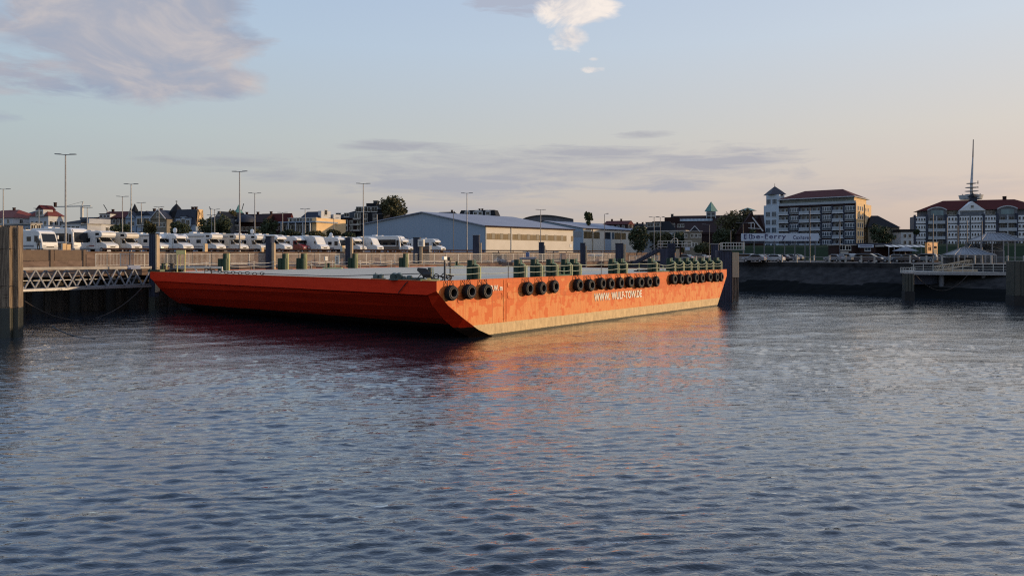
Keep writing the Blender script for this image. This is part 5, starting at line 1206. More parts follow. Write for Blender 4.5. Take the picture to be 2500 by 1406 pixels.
for px, py in ((1632,548),(1641,549),(1655,551),(1664,551)): yy = onroof(py+2); putwin(b.r, b.u(px), yy-.3, b.z(py+3), 1.1, 1.1)
tx_ = b.u(1735); D5 = b.o.y+b.d.y*tx_
mb = MB()
for i in (-1,0,1):
    for j in (-1,1): mb.box(tx_+i*1.45-.12,tx_+i*1.45+.12,13+j*1.5-.12,13+j*1.5+.12,zc-1,Z(511,D5))
for zz in (zc-.2, Z(515,D5)): mb.box(tx_-1.6,tx_+1.6,11.4,14.6,zz,zz+.2)
mb.build('lantern_frame','render_w',b.r); MB().box(tx_-1.3,tx_+1.3,11.8,14.2,zc-1,Z(512,D5)).build('lantern_glass','bglass',b.r)
MB().lathe([(2.25,Z(511,D5)),(0,Z(485,D5))],(tx_,13,0),n=4,sm=False).build('spire','copper',b.r)
cx_ = b.u(1829); D6 = b.o.y+b.d.y*cx_
b.walls(Z(514,D6),'slate',zc-4,cx_-1.7,cx_+1.5,8,12,'cupola_base'); b.walls(Z(510,D6),'bglass',Z(514,D6),cx_-1.5,cx_+1.3,8.3,11.7,'cupola_glass')
MB().lathe([(3.0,Z(510.5,D6)),(.5,Z(503.5,D6)),(0,Z(502.5,D6))],(cx_-.1,10,0),n=8,sm=False).build('cupola_roof','copper',b.r)
# steep right wing with white timber work
b = Bld('gabled_wing', 'steep dark gabled house with white timber frame left of the hotel', 'house', 1800, 1868, 215, 8, R(-10), 12)
b.walls(b.z(572),'brick',6); b.roof('gy', b.z(572), b.z(520), 'brownroof', ov=.4); b.gable(0,b.w,b.z(572),b.z(524),'brick',-.5,.2)
MB().bar((b.u(1836),-.6,b.z(531)),(b.u(1862),-.6,b.z(565)),.35).build('barge_board','render_w',b.r)
b.roof('gy', b.z(566), b.z(523), 'brownroof', b.u(1842), b.u(1872), 3, 14, .2, 'side_roof'); MB().bar((b.u(1826),-.6,b.z(545)),(b.u(1840),-.6,b.z(544)),.3).build('timber_beam','render_w',b.r)
for px in (1833, 1841): MB().bar((b.u(px),-.6,b.z(562)),(b.u(px),-.6,b.z(545)),.2).build('timber_beam','render_w',b.r)
MB().bar((b.u(1826),-.6,b.z(557)),(b.u(1858),-.6,b.z(559)),.2).build('timber_beam','render_w',b.r)
# small cream house with pointed porch
b = Bld('small_gabled_house', 'small grey cream house with little pointed gable before the brown roofed complex', 'house', 1671, 1713, 185, 6.7, R(-14), 9)
b.walls(b.z(566),'ochre',5); b.roof('flat', b.z(566), b.z(564), 'concl', ov=.25); b.roof('gy', b.z(565), b.z(552), 'slate', b.u(1683), b.u(1709), 0, 6, .2, 'porch_roof')
for px in (1674,1690,1699,1708): putwin(b.r,b.u(px),-.04,b.z(580),.8,1.0)
for px in (1674,1691,1699): putwin(b.r,b.u(px),-.04,b.z(604),.8,1.2)
for s_ in ((1683,1696),(1709,1696)): MB().bar((b.u(s_[0]),-.4,b.z(566)),(b.u(s_[1]),-.4,b.z(552)),.2).build('barge_board','render_w',b.r)
# --- the hotel
M['hotelw'] = mat('clean_white_cladding', (.66,.67,.69), .7, col2=(.58,.59,.61), ns=.5); M['railglass'] = mat('pale_rail_glass', (.34,.38,.42), .3, col2=(.26,.30,.34), ns=.5); M['recess'] = mat('recess_render', (.27,.28,.30), .8, ns=.6)
M['hotelb'] = mat('pale_blue_cladding', (.44,.50,.56), .8, col2=(.38,.44,.50), ns=.6)
b = Bld('hotel', 'six storey hotel with white corner turret, brick balconies, red roof and golden sunlit end wall', 'hotel', 1868, 2089, 275, 9, GR, 10, 2126)
def hz(py, px): return Z(py, b.o.y+b.d.y*b.u(px))
zt = hz(500, 1990); zg = 8.0; fl = (zt-hz(604,1990))/5.2
xT = b.u(1901.5)
b.walls(zt-.3,'brick',zg,xT,None,0,None,'wall')
# end wall, with golden sunlight put into its colour
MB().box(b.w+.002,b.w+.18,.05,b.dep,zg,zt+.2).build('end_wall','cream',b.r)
MB().box(b.w+.19,b.w+.35,b.dep*.50,b.dep*.53,zg,zt).build('downpipe','brownroof',b.r)
for k in range(6):
    z_ = zt-fl*(k+1)+.5
    if z_ < 8.3: continue
    for q in (.12,.26,.40): putwin(b.r,b.w+.2,b.dep*q,z_,1.5,1.6,R(90),'render_w','glass')
    for q in (.62,.78): putwin(b.r,b.w+.2,b.dep*q,z_+.2,.9,1.2,R(90),'render_w','glass')
    MB().box(b.w+.18,b.w+.34,b.dep*.05,b.dep*.47,z_-.5,z_-.25).build('ledge','cream',b.r)
# turret
b.walls(hz(502,1880),'hotelb',zg,-.3,xT+.2,-.6,6,'turret_wall'); b.walls(hz(476,1880),'hotelb',hz(502,1880),.4,xT+.2,0,5.5,'turret_top')
MB().lathe([(xT*.86,hz(475.5,1880)),(xT*.5,hz(466,1880)),(0,hz(454,1880))],(xT*.52,2.7,0),n=4,sm=False).build('turret_roof','slate',b.r).rotation_euler = (0,0,0)
MB().cyl((xT*.52,2.7,hz(455,1880)),(xT*.52,2.7,hz(447,1880)),.12,.06,6).build('finial','black',b.r)
for k in range(6):
    z_ = hz(497,1880)-fl*(k)+.1
    for px in (1876.5, 1891): putwin(b.r, b.u(px), -.65 if k else -.05, z_-2.2 if k else hz(499,1880), 1.7, 1.9, 0, 'render_w', 'bglass', 2)
# bays
def bay_win(p0, p1):
    x0, x1 = b.u(p0), b.u(p1)
    for k in range(5):
        z_ = zt-.5-fl*(k+1)+.25
        o = MB().box(x0,x1,-.5,0,z_,z_+fl-.65).build('bay_window','hotelw',b.r)
        n_ = 4
        for i in range(n_): putwin(o, x0+(x1-x0)*(i+.5)/n_, -.53, z_+.75, (x1-x0)/n_*.86, fl-1.55, 0, 'render_w','bglass',0)
        MB().box(x0+.1,x1-.1,-.52,-.5,z_+.1,z_+.6).build('spandrel','bglass',o)
def bay_bal(p0, p1):
    x0, x1 = b.u(p0), b.u(p1)
    for k in range(5):
        z_ = zt-.5-fl*(k+1)+.2
        MB().box(x0,x1,-.04,-.01,z_,z_+fl-.5).build('recess','recess',b.r)
        o = MB().box(x0-.1,x1+.1,-1.3,-.05,z_-.18,z_+.06).build('balcony','hotelw',b.r)
        MB().box(x0,x1,-1.28,-1.22,z_+.1,z_+1.05).build('glass_parapet','railglass',o)
        putwin(b.r, x0+(x1-x0)*.36, -.08, z_+.1, (x1-x0)*.30, fl-.9, 0, 'vangrey','glass',1,'balcony_door'); putwin(b.r, x0+(x1-x0)*.8, -.08, z_+.8, (x1-x0)*.25, fl-1.6, 0, 'render_w','glass',0)
for p0, p1 in ((1929,1951),(2008,2031),(2063,2088)): bay_win(p0, p1)
for p0, p1 in ((1903,1926),(1953,1977),(1980,2004),(2034,2060)): bay_bal(p0, p1)
for px in (1927.5,1952,1978.5,2006,2032.5,2061.5,2089): x_ = b.u(px); MB().box(x_-.22,x_+.22,-.7,0,zg,zt).build('pilaster','bluesteel',b.r)
MB().box(xT+.2,b.w+.05,-.75,-.02,zt-.65,zt-.05).build('parapet','brownroof',b.r)
# penthouse and roof
zp = hz(485,1990); x0 = b.u(1905); x1 = b.w-1
b.walls(zp,'teal',zt-.31,x0,x1,1.6,b.dep-3,'penthouse')
for k in range(22): q = x0+(x1-x0)*k/21; MB().box(q-.08,q+.08,1.5,1.6,zt-.3,zp).build('mullion','render_w',b.r)
MB().box(x0-.6,x1+1.0,.2,.3,zt-.1,zt+.9).build('glass_parapet','railglass',b.r)
MB().box(x1+.002,x1+.15,1.6,b.dep-3,zt-.3,zp).build('penthouse_end','cream',b.r)  # penthouse end gets the same painted sunlight colour
b.roof('flat', zp, zp+.3, 'render_w', x0, x1, 0.2, b.dep-1.5, .8, 'eaves'); b.roof('hip', zp+.3, hz(460,1990), 'crimroof', x0, x1, .2, b.dep-1.5, .6, 'roof', 6.5, 6.5)
# dark house right of the hotel
b = simple('dark_hip_house', 'big dark hip roofed house between the hotel and the long white block', 2120, 2196, 262, 600, 556, 525, 'hip', 'ochre', 'blackroof', 4, 1, rot=R(-8), ins=3, ins2=6, chim=())
simple('flat_roofed_building', 'small white fronted block with dark roof beside the long white block', 2200, 2230, 255, 600, 566, 560, 'flat', 'render_w', 'blackroof', 2, 2, rot=R(0), cat='building', sideg=None)
# --- long white block right
b = Bld('seafront_block', 'long pale balcony block with red roof, white pediment and arched dormers at the right edge', 'building', 2232, 2560, 262, 9, R(-20), 9)
zt = b.z(526); zg = 8.3; fl = (zt-b.z(603))/4
b.walls(zt,'render_g',zg); b.walls(b.z(511),'render_g',zt,b.u(2250),None,2,9,'attic_wall'); b.roof('hip', b.z(512), b.z(486), 'crimroof', b.u(2246), None, 1.6, 10.4, .6, 'roof', 9, 9)
def bw(p0, p1, n):
    x0, x1 = b.u(p0), b.u(p1)
    for k in range(4):
        z_ = zt-fl*(k+1)+.2
        o = MB().box(x0,x1,-.45,0,z_,z_+fl-.45).build('bay_window','hotelw',b.r)
        for i in range(n): putwin(o, x0+(x1-x0)*(i+.5)/n, -.48, z_+.9, (x1-x0)/n*.6, fl-1.75, 0, 'render_w','glass',0)
def bb(p0, p1):
    x0, x1 = b.u(p0), b.u(p1)
    for k in range(4):
        z_ = zt-fl*(k+1)+.1
        o = MB().box(x0,x1,-1.2,-.01,z_-.15,z_+.08).build('balcony','render_w',b.r); MB().box(x0,x1,-1.18,-1.12,z_+.1,z_+.95).build('glass_parapet','railglass',o)
        for q in (.25,.75): putwin(b.r, x0+(x1-x0)*q, -.05, z_+.1, (x1-x0)*.3, fl-.7, 0, 'vangrey','glass',1,'balcony_door')
        MB().box((x0+x1)/2-.12,(x0+x1)/2+.12,-1.1,-.02,z_+.1,z_+fl-.2).build('divider','render_w',b.r)
for a, c_, n in ((2234,2260,4),(2313,2337,3),(2341,2366,4),(2370,2398,4),(2403,2431,4),(2484,2530,5)): bw(a, c_, n)
for a, c_ in ((2265,2306),(2437,2480)): bb(a, c_)
for px in (2233,2262,2309,2339,2401,2434,2482): x_ = b.u(px); MB().box(x_-.3,x_+.3,-.65,.5,zg,zt+.5).build('pilaster','bluesteel',b.r)
x0, x1 = b.u(2341), b.u(2406); MB().prism([(x0,b.z(514)),(x1,b.z(514)),((x0+x1)/2,b.z(491))],-.2,6).build('pediment','hotelw',b.r); MB().box(x0,x1,.2,2,zt,b.z(514)).build('loggia','render_w',b.r); MB().box(x0+.5,x1-.5,.1,.2,zt+.1,b.z(516)).build('loggia_glass','canopy',b.r)
putwin(b.r,(x0+x1)/2,-.25,b.z(507),.9,.9)
for a, c_ in ((2265,2312),(2436,2485)):
    x0, x1 = b.u(a), b.u(c_); za = b.z(511); pts = [(x0+(x1-x0)*i/12, za+(b.z(504)-za)*math.sin(math.pi*i/12)**.8) for i in range(13)]
    MB().prism([(x0,zt)]+pts+[(x1,zt)],.6,5).build('arched_dormer','render_g',b.r)
    mb = MB()
    for p_, q_ in zip(pts, pts[1:]): mb.bar((p_[0],.5,p_[1]),(q_[0],.5,q_[1]),.35,.35)
    mb.build('arch_trim','render_w',b.r)
    MB().box(x0+1,x1-1,.5,.6,zt+.3,za-.1).build('window','teal',b.r)
b.grid(3,1,zt+.2,b.z(513),1.4,1.5,b.u(2316),b.u(2338),y=2); b.grid(3,1,zt+.2,b.z(513),1.4,1.5,b.u(2408),b.u(2432),y=2)
x_ = b.u(2386); MB().box(x_-1.1,x_+1.1,5,7.2,b.z(489),b.z(478)).build('ridge_turret','slate',b.r); MB().lathe([(1.9,b.z(478)),(0,b.z(468))],(x_,6.1,0),n=4,sm=False).build('turret_roof','blackroof',b.r); MB().cyl((x_,6.1,b.z(469)),(x_,6.1,b.z(462)),.1,.05,6).build('finial','black',b.r)
b.chimney(b.u(2467),7,b.z(487),1.2,'brownroof',1.0)
# radio mast
p = P(2372, 620, 330); D = 330; t = thing('radio_mast', 'tall thin white radio mast with ring platforms above the red roof', 'mast', (p.x,p.y,0))
MB().cyl((0,0,8),(0,0,Z(450,D)),.85,.6,12).cyl((0,0,Z(450,D)),(.6,0,Z(385,D)),.6,.28,12).build('shaft','render_w',t); MB().cyl((.6,0,Z(385,D)),(.8,0,Z(341,D)),.28,.18,8).build('antenna','render_g',t)
MB().cyl((-.3,0,Z(487,D)),(-.3,0,Z(477,D)),4.4,4.9,20).build('platform','render_w',t)
for y_, r_ in ((476,2.6),(468,2.9),(459,2.7),(449,2.2)): MB().cyl((0,0,Z(y_,D)),(0,0,Z(y_-1.3,D)),r_*.8,r_,14).build('ring_platform','render_w',t)
for x_, a_, c_ in ((2.9,449,441),(2.9,459,455),(3.9,476,472),(-4.2,480,474)): MB().cyl((x_,0,Z(a_,D)),(x_,0,Z(c_,D)),.25,.12,6).build('aerial','render_g',t)
# cranes far left
def crane(px, D, ytop, x0, x1, lb):
    p = P(px, 620, D); t = thing('tower_crane', lb, 'crane', (p.x,p.y,8)); z = Z(ytop,D)-8; s = D/F
    MB().bar((0,0,0),(0,0,z),1.2).build('mast','offwhite',t); MB().bar((x0*s,0,z-.5),(x1*s,0,z),.6).build('jib','offwhite',t); MB().bar((0,0,z),(3*s,0,z+11*s),.4).build('apex','offwhite',t); MB().bar((3*s,0,z+11*s),(x0*s*.6,0,z),.12).build('tie','black',t); return t
crane(200, 420, 503, -62, 22, 'faint tower crane with long jib behind the tallest lamp post')
for px, y0, y1, dx_, lb in ((262,515,500,-9,'thin leaning crane jib over the brown roofs'),(515,512,505,-4,'tiny leaning jib over the dark trees'),(590,515,497,5,'thin leaning jib beside the steeple'),(317,515,498,5,'thin leaning jib behind the lamp pole with boxes')):
    D = 380; p = P(px,620,D); t = thing('crane_jib', lb, 'crane', (p.x,p.y,8), 0, 'thin far crane jibs'); MB().bar((0,0,0),(0,0,Z(y0,D)-8),.5).build('mast','offwhite',t); MB().bar((0,0,Z(y0,D)-8),(dx_*D/F,0,Z(y1,D)-8),.3).build('jib','black',t)
# --- sign of the ferry
D = 150; a_, c_ = P(1810, 570, D), P(1997, 570, D)
t = thing('ferry_sign', 'long pale billboard with dark blue lettering on posts in front of the hotel', 'billboard', (a_.x, D, 0), R(-1.5)); Wd = c_.x-a_.x
z0, z1 = Z(588.5, D), Z(570, D)
MB().box(0,Wd,0,.25,z0,z1).build('panel','signw',t,bevel=.01)
for k in range(8): x_ = Wd*(.04+.92*k/7); MB().bar((x_,.3,5),(x_,.3,z0+.1),.2).build('post','dgalv',t)
MB().box(.5,Wd-.5,.28,.34,z0-.45,z0-.15).build('beam','bluesteel',t)
def serif_text(s, x0, x1, zb, h, root, mt='signb', y=-.02):
    o = text(s, 1, mt, .004, off=.012, spc=1.14); fit(o, x1-x0, h); o.parent = root; o.location = (x0, y, zb); o.rotation_euler = (R(90),0,0); return o
def sx(px): return (px-1810)/F*D
o = serif_text('Elbe-Ferry', sx(1816), sx(1918), Z(586.5,D), Z(571.5,D)-Z(586.5,D), t)
# serifs on the stems
mb = MB()
hh = Z(573.5,D)-Z(584,D); zb_ = Z(584,D)
for px in (1818.5, 1832.5, 1870.5): mb.box(sx(px)-.2,sx(px)+.28,-.034,-.021,zb_-.02,zb_+.07); mb.box(sx(px)-.2,sx(px)+.28,-.034,-.021,zb_+hh-.05,zb_+hh+.04)
mb.build('serif','signb',t)
serif_text('Cuxhaven', sx(1935), sx(1978), Z(584.5,D), Z(575,D)-Z(584.5,D), t)
for px in (1827, 1842, 1850): pass
# --- snack bar, awning, orange kiosk
b = Bld('snack_bar', 'low dark brick snack bar with white and blue fascia board', 'kiosk', 2048, 2172, 150, 4.95, R(0), 6)
b.walls(b.z(598),'brick',4.9,b.u(2102)); b.walls(b.z(599),'brick',4.9,0,b.u(2101.5),1,5,'wing'); b.roof('flat', b.z(598), b.z(594), 'bluesteel', b.u(2100), None, 0, None, .3); b.roof('flat', b.z(599), b.z(597), 'concl', 0, b.u(2101), 1, 5, .2, 'wing_roof')
o = MB().box(b.u(2093),b.u(2130),-.5,-.35,b.z(604.5),b.z(597.5)).build('fascia_board','signw',b.r); q = text('Die Hafenbar', 1, 'signb', .003) if False else MB().box(b.u(2096),b.u(2127),-.52,-.5,b.z(602),b.z(600)).build('blue_stripe','signb',o)
for px, w_, h_ in ((2062,1.2,1.2),(2076,1.2,1.0)): putwin(b.r,b.u(px),.96,b.z(611),w_,h_)
for px, w_, h_ in ((2118,1.3,1.5),(2148,1.0,1.3)): putwin(b.r,b.u(px),-.04,b.z(613),w_,h_,0,'render_w','bglass')
b.walls(b.z(614),'concl',4.9,b.u(2050),b.u(2068),-.6,-.3,'counter')
t = thing('awning_terrace', 'glazed terrace with striped white awning and pointed parasol', 'terrace', tuple(P(2168,620,138))[:2]+(0,)); s_ = 138/F; w_ = 92*s_; zf = lambda y: Z(y,138)
MB().prism([(0,zf(602)),(0,zf(598))]+[(w_,zf(597)),(w_,zf(602))],1.5,5).build('roof','concl',t)
mb = MB()
for k in range(11): mb._add([(w_*k/11,-.5,zf(603)),(w_*(k+1)/11,-.5,zf(603)),(w_*(k+1)/11,1.5,zf(598)),(w_*k/11,1.5,zf(598))],[(0,1,2,3)],k%2)
mb.build('awning',['carwhite','canopy'],t,fix=False)
for k in range(8): MB().bar((w_*k/7,-.3,4.9),(w_*k/7,-.3,zf(603)),.10).build('post','vangrey',t)
MB().box(0,w_,4.8,5,4.9,zf(601)).build('rear_wall','brick',t); MB().box(w_*.1,w_*.9,-.35,-.3,4.9,zf(620)).build('windbreak','canopy',t)
MB().lathe([(2.6,zf(613)),(0,zf(602))],(w_*.35,-1.5,0),n=6,sm=False).build('parasol_canopy','canopy',t); MB().cyl((w_*.35,-1.5,4.9),(w_*.35,-1.5,zf(602)),.06,.06,6).build('parasol_pole','galv',t)
b = Bld('orange_kiosk', 'orange kiosk tower with sunlit painted face and dark emblem strips', 'kiosk', 2258, 2264, 135, 4.95, R(-62), 6, 2289); b.walls(b.z(592),'kiosk',4.9,bevel=.02)
dd = b.dep
b.dep = dd
MB().box(b.w+.01,b.w+.04,dd*.12,dd*.2,b.z(612),b.z(603)).box(b.w+.01,b.w+.04,dd*.27,dd*.35,b.z(612),b.z(603)).box(b.w+.01,b.w+.04,dd*.12,dd*.35,b.z(600),b.z(599)).box(b.w+.01,b.w+.04,dd*.12,dd*.18,b.z(599),b.z(595)).build('painted_bar','brick',b.r)
MB().box(b.w+.01,b.w+.04,dd*.66,dd*.9,b.z(607),b.z(601)).build('menu_board','brick',b.r); MB().box(b.w+.01,b.w+.03,dd*.62,dd*.94,b.z(619),b.z(609)).build('door','timber_l',b.r)
b.roof('flat', b.z(592), b.z(591), 'black', ov=.1); b.walls(b.z(620.2),'brick',4.85,0,b.w+.1,-.1,dd+.1,'plinth')
# --- glass canopies on the right
def glass_canopy(px0, px1, D, yb, ye, yr, label, dep=7):
    a_ = P(px0,620,D); w_ = (px1-px0)/F*D; t = thing('glass_canopy', label, 'canopy', (a_.x,a_.y,0), R(-14), 'glass canopies on the ferry quay'); z0, ze, zr = Z(yb,D), Z(ye,D), Z(yr,D)
    for k in range(5):
        x = w_*k/4
        for y in (0, dep): MB().bar((x,y,z0),(x,y,ze),.14).build('post','galv',t)
    c4 = [(0,0),(w_,0),(w_,dep),(0,dep)]; ap = [(w_*.32,dep/2),(w_*.68,dep/2)]
    mb = MB(); mb._add([(x,y,ze) for x,y in c4]+[(x,y,zr) for x,y in ap],[(0,1,5,4),(1,2,5),(2,3,4,5),(3,0,4)]); mb.build('roof_glazing','canopy',t,fix=False)
    mb = MB()
    for a, c_ in zip(c4, c4[1:]+c4[:1]): mb.bar((*a,ze),(*c_,ze),.16)
    for i, c_ in enumerate(c4): mb.bar((*c_,ze+.03),(*ap[0 if i in (0,3) else 1],zr+.03),.12)
    for k in range(1,8):
        q = k/8; mb.bar((w_*q,0,ze+.03),(w_*(.32+.36*q),dep/2,zr+.03),.06)
    mb.bar((*ap[0],zr+.03),(*ap[1],zr+.03),.12); mb.build('roof_frame','galv',t)
    MB().box(.1,w_*.9,dep-.1,dep,z0+.3,ze-.4).build('glass_wall','canopy',t); return t
glass_canopy(2330, 2420, 112, 655, 623, 606, 'low wide glass canopy nearest the ferry pier', 6)
glass_canopy(2358, 2440, 124, 655, 612, 596, 'middle glass canopy behind the low wide one', 6)
glass_canopy(2395, 2492, 120, 655, 588, 568, 'tallest glass canopy at the right edge', 7)
# ---------------------------------------------------------------- trees and bushes
random.seed(55)
def crown_mesh(name, lobes, n, leaf, m, seed):
    """leaf clumps spread through several uneven lobes; lobes = (x,y,z,rx,ry,rz)"""
    rnd = random.Random(seed); mb = MB()
    tot = sum(l[3]*l[5] for l in lobes)
    for l in lobes:
        k = int(n*l[3]*l[5]/tot)
        for _ in range(k):
            while True:
                v = Vector((rnd.uniform(-1,1),rnd.uniform(-1,1),rnd.uniform(-1,1)))
                if .25 < v.length < 1: break
            v = v*(1+.18*noise.noise(v*2.3+Vector((seed,0,0))))
            if noise.noise(Vector((v.x*l[3],v.y*l[4],v.z*l[5]))*.55+Vector((seed*1.7,0,0))) < -.18 and v.length > .5: continue
            p = Vector((l[0]+v.x*l[3], l[1]+v.y*l[4], l[2]+v.z*l[5]))
            a = Vector((rnd.gauss(0,1),rnd.gauss(0,1),rnd.gauss(0,1))).normalized(); b_ = a.orthogonal().normalized(); c_ = a.cross(b_)
            s = leaf*rnd.uniform(.5,1.4)
            mb._add([p+b_*s, p+c_*s*.7, p-b_*s, p-c_*s*.6],[(0,1,2,3)], 0)
    return mb
def tree(name, label, px, D, zb, lobes, n, leaf, m, trunk_h, tr=.3, limbs=5, group=None, seed=1):
    p = P(px, 620, D); t = thing(name, label, 'tree' if 'bush' not in name else 'bush', (p.x,p.y,zb), 0, group)
    rnd = random.Random(seed)
    if trunk_h:
        mb = MB(); mb.tube([(0,0,-.3),(rnd.uniform(-.2,.2),0,trunk_h*.5)], tr, 8); mb.cyl((rnd.uniform(-.1,.1),0,trunk_h*.5),(0,0,trunk_h), tr*.9, tr*.6, 8)
        for i in range(limbs):
            l = rnd.choice(lobes); mb.cyl((0,0,trunk_h*rnd.uniform(.6,.95)), (l[0]+rnd.uniform(-.4,.4)*l[3], l[1]+rnd.uniform(-.3,.3)*l[4], l[2]+rnd.uniform(-.1,.6)*l[5]), tr*.45, tr*.1, 6)
        mb.build('trunk', 'bark', t)
    crown_mesh(name, lobes, n, leaf, m, seed).build('crown', m, t, fix=False); return t
def lobset(w, h, z0, k=7, seed=1):
    rnd = random.Random(seed); L_ = [(0,0,z0+h*.5,w*.43,w*.38,h*.46)]
    for _ in range(k):
        a = rnd.uniform(0,6.28); q = rnd.uniform(.15,.33); L_.append((math.cos(a)*w*q, math.sin(a)*w*q, z0+h*rnd.uniform(.2,.82), w*rnd.uniform(.14,.24), w*rnd.uniform(.14,.24), h*rnd.uniform(.14,.24)))
    return L_
D = 212; s = D/F
tree('deciduous_tree', 'big round olive brown tree rising between the black brick house and the hall', 961, D, 6.7, lobset(72*s, 66*s, Z(540,D)-6.7, 12, 3), 5200, .34, 'leafb', 10, .4, 9, seed=4)
for px, w, yt, yb, D, m, lb, sd in [(177,0,0,0,0,0,'',0),
    (295,50,546,585,175,'leaf','low dark bush before the brown roofed row',5),(366,34,540,580,170,'leafb','olive brown bush below the cream gabled house',6),(440,60,542,585,170,'leaf','wide dark bush before the mansard house',7),
    (505,44,528,580,178,'leaf','dark round tree left of the small lamp posts',8),(545,46,522,585,185,'leaf','taller dark tree before the narrow gabled house',9),(566,28,508,560,240,'leafb','bare topped brown tree behind the brick row',10),
    (655,46,532,585,178,'leaf','dark round tree below the sunlit gable of the brick row',11),(620,36,556,585,168,'leafb','low brown bush behind the roof dishes',12),(705,60,562,590,160,'leaf','low dark hedge clump under the terraced block',13),
    (765,60,563,592,160,'leafb','olive hedge clump right of the terraced block',14),(815,40,560,592,165,'leafb','sunlit bush at the foot of the black brick house',15),(850,44,566,592,165,'leaf','low bush beside the blue hall gable corner',16),
    (1437,22,517,552,262,'leaf','small dark poplar behind the second hall roof',17),(1560,60,547,618,208,'leaf','tall dark conifer like tree at the right end of the second hall',18),(1612,72,562,618,212,'leafb','brown green bushy tree right of the dark conifer',19),
    (1656,50,564,618,205,'leaf','dark bush before the small gabled house',20),(1705,24,600,622,160,'leaf','low round bush at the small gabled house',21),
    (1792,104,509,600,222,'leafb','large spreading brown tree before the brown roofed complex',22),(1760,50,556,612,214,'leaf','dark undergrowth beneath the spreading tree',23),(2152,62,548,600,235,'leaf','dark dense tree in front of the dark hip roofed house',24),
    (2165,36,616,632,150,'leafb','brown clipped bush before the snack bar',25),(2238,14,560,572,250,'leaf','small treetop beside the long white block',26),(1838,30,560,600,214,'leaf','dark bush at the left end of the ferry sign',27),(1722,40,590,622,175,'leafb','grey green shrub under the white curved lamp',28)]:
    if not w: continue
    s = D/F; zb = 8.9 if px > 2000 and D > 200 else (4.95 if px > 2000 else 6.7); zt, z0 = Z(yt,D), max(Z(yb,D), zb); h = zt-z0
    low = h < 4.5
    zl = z0-zb
    tree('bush' if low else 'dark_tree', lb, px, D, zb, lobset(w*s, h, zl, 9 if w > 40 else 6, sd), int(900+60*w), .24 if D < 200 else .3, m, 0 if low else max(2, zl+h*.35), .25, 5, seed=sd)
# ---------------------------------------------------------------- ferry pier on the right
D0 = 104
c_ = P(2225, 620, 108); t = thing('ferry_pier', 'grey steel ferry pier with railings on dark piles at the right', 'pier', (c_.x, c_.y, 0), R(-16)); zd = 3.85; Wp = 25
MB().box(0,Wp,0,7,zd-.35,zd).build('deck_slab','concl',t); MB().box(-.1,Wp,-.12,-.01,zd-.45,zd-.05).build('edge_beam','galv',t)
for x in (4.3, 9.8, 12.4, 14.5, 18, 21):
    MB().cyl((x,1.2,-3),(x,1.2,zd-.36),.38,.38,10).build('pile','dgalv',t)
MB().box(0,Wp,6.6,7,-3,zd-.36).build('rear_wall','dark',t); MB().box(0,4,2.0,2.3,1.9,zd-.36).build('side_panel','bluesteel',t)  # rear wall is a dark sheet standing in for shade under the deck
for i in range(19): MB().bar((.3+1.3*i,.05,zd),(.3+1.3*i,.05,zd+1.15),.06).build('post','offwhite',t)
for hh in (1.15,.75,.4): MB().bar((0,.05,zd+hh),(Wp,.05,zd+hh),.05).build('rail','offwhite',t)
for i in range(12): MB().bar((9+1.3*i,5.5,zd),(9+1.3*i,5.5,zd+1.15),.06).build('post','offwhite',t)
for hh in (1.15,.6): MB().bar((9,5.5,zd+hh),(Wp,5.5,zd+hh),.05).build('rail','offwhite',t)
MB().box(13,19,-.15,-.05,zd+.25,zd+.55).build('blue_panel','signw',t)
mb = MB(); mb.bar((13.6,-.1,zd+.2),(12.6,-.3,zd-1),.06); mb.bar((14.2,-.1,zd+.2),(15.6,-.4,zd-2),.06); mb.bar((14.4,-.1,zd+.2),(16.8,-.4,zd-2.6),.06); mb.build('stay','blue',t)
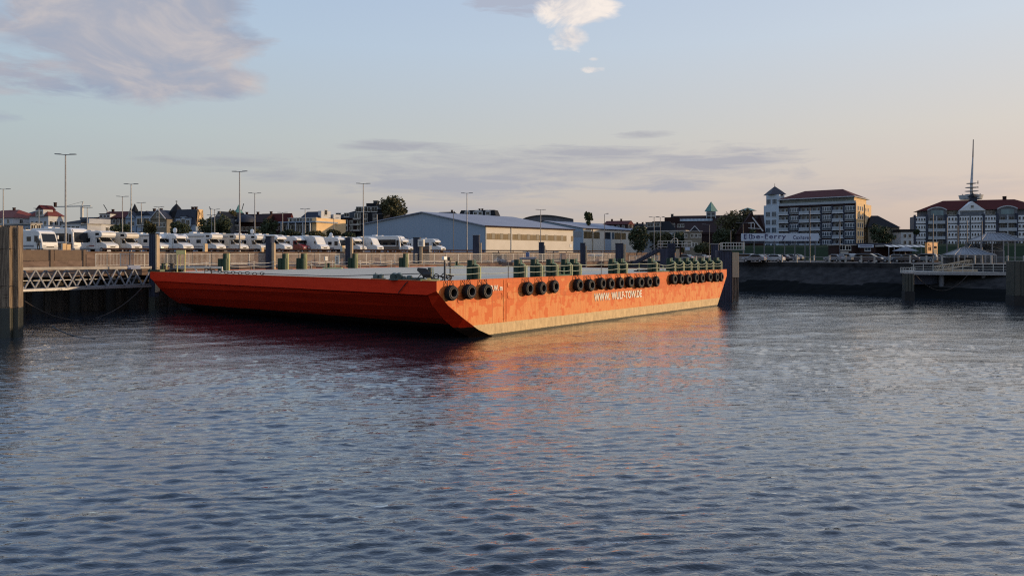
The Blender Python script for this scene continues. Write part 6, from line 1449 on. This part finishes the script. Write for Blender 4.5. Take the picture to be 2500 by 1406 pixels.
# sunlit gangway heap
t = thing('stacked_gangway', 'sunlit lattice gangway section lying on the ferry pier', 'gangway', (c_.x+4.2, c_.y+.6, zd), R(-16))
for k in range(3):
    MB().bar((0,k*.9,.1),(4.6,k*.9,1.0),.10).build('beam','timber_l',t); MB().bar((0,k*.9,.75),(4.6,k*.9,1.75),.08).build('beam','timber_l',t)
    for i in range(8): q = i/7; MB().bar((4.6*q,k*.9,.1+.9*q),(4.6*min(1,q+.07),k*.9,.75+q),.06).build('lattice','timber_l',t)
MB().box(1.4,5.4,.1,1.7,.02,.3).build('deck_plate','timber_l',t)
def quay_dolphin(px, D, ytop, w, label, rail=False, ladder=False):
    c_ = P(px, 620, D); zt = Z(ytop, D); t = thing('timber_dolphin', label, 'mooring dolphin', (c_.x,c_.y,0), R(-10)); mb = MB()
    mb.box(-w/2,w/2,-w/2,w/2,1.2,zt)
    for k in range(3): mb.box(-w/2+w*(k+.1)/3,-w/2+w*(k+.85)/3,-w/2-.08,-w/2-.002,1.2,zt-.05)
    mb.build('pile','wet',t,bevel=.04); MB().box(-w/2-.05,w/2+.05,-w/2-.1,w/2+.05,-3,1.198).build('wet_foot','dark',t,bevel=.05)
    if rail: rail_platform(t, -w*.7, w*.6, -w*.6, w*.6, zt, .85)
    if ladder:
        mb = MB()
        for dx_ in (.15,.5): mb.bar((dx_,-w/2-.2,.5),(dx_,-w/2-.2,zt+.1),.07)
        mb.build('ladder','galv',t); MB().bar((w*.2,-w/2-.2,zt),(w*.2,-w/2-.2,zt-3.2),.10).build('pale_stripe','offwhite',t)
    return t
t_ = quay_dolphin(2217, 102.5, 668, 1.2, 'dark timber dolphin with small railed platform before the ferry pier', True)
quay_dolphin(2488, 92, 637, 2.1, 'dark wide timber dolphin with pale ladder at the right edge', False, True)
rope('mooring_rope', 'slack rope sagging under the ferry pier', P(2236, 672, 103), P(2362, 672, 104), 2.2, .045, 'rust')
# person on the quay
def person(px, D, zb, lb, top, legs, face=0, pose=0):
    p = P(px, 620, D); t = thing('person', lb, 'person', (p.x,p.y,zb), face)
    me = bpy.data.meshes.new('body'); vs = [(0,0,.92),(0,0,1.15),(0,0,1.38),(0,0,1.50),(0,0,1.62),(-.10,0,.88),(-.11,.03,.48),(-.11,0,.08),(-.11,-.14,.04),(.10,0,.88),(.13,-.05,.48),(.15,.02,.08),(.15,-.12,.04),(-.19,0,1.38),(-.26,.02,1.10),(-.24,-.10,.86),(.19,0,1.38),(.27,.02,1.10),(.26,-.08,.86)]
    ed = [(0,1),(1,2),(2,3),(3,4),(0,5),(5,6),(6,7),(7,8),(0,9),(9,10),(10,11),(11,12),(2,13),(13,14),(14,15),(2,16),(16,17),(17,18)]
    me.from_pydata(vs, ed, []); o = bpy.data.objects.new('body', me); COL.objects.link(o); o.parent = t
    sk = o.modifiers.new('skin','SKIN'); rad = [.14,.13,.15,.06,.095,.09,.065,.045,.04,.09,.065,.045,.04,.065,.045,.035,.065,.045,.035]
    for v, r_ in zip(me.skin_vertices[0].data, rad): v.radius = (r_, r_*.85)
    me.skin_vertices[0].data[0].use_root = True; sb = o.modifiers.new('sub','SUBSURF'); sb.levels = 1; sb.render_levels = 1
    me.materials.append(M[top]); return t
person(94, 92, 6.75, 'person in dark clothes standing beside the farthest left motorhome', 'black', 'black', .4)
# remove window prototypes that stand at the origin
for o in list(WC.values()): bpy.data.objects.remove(o)
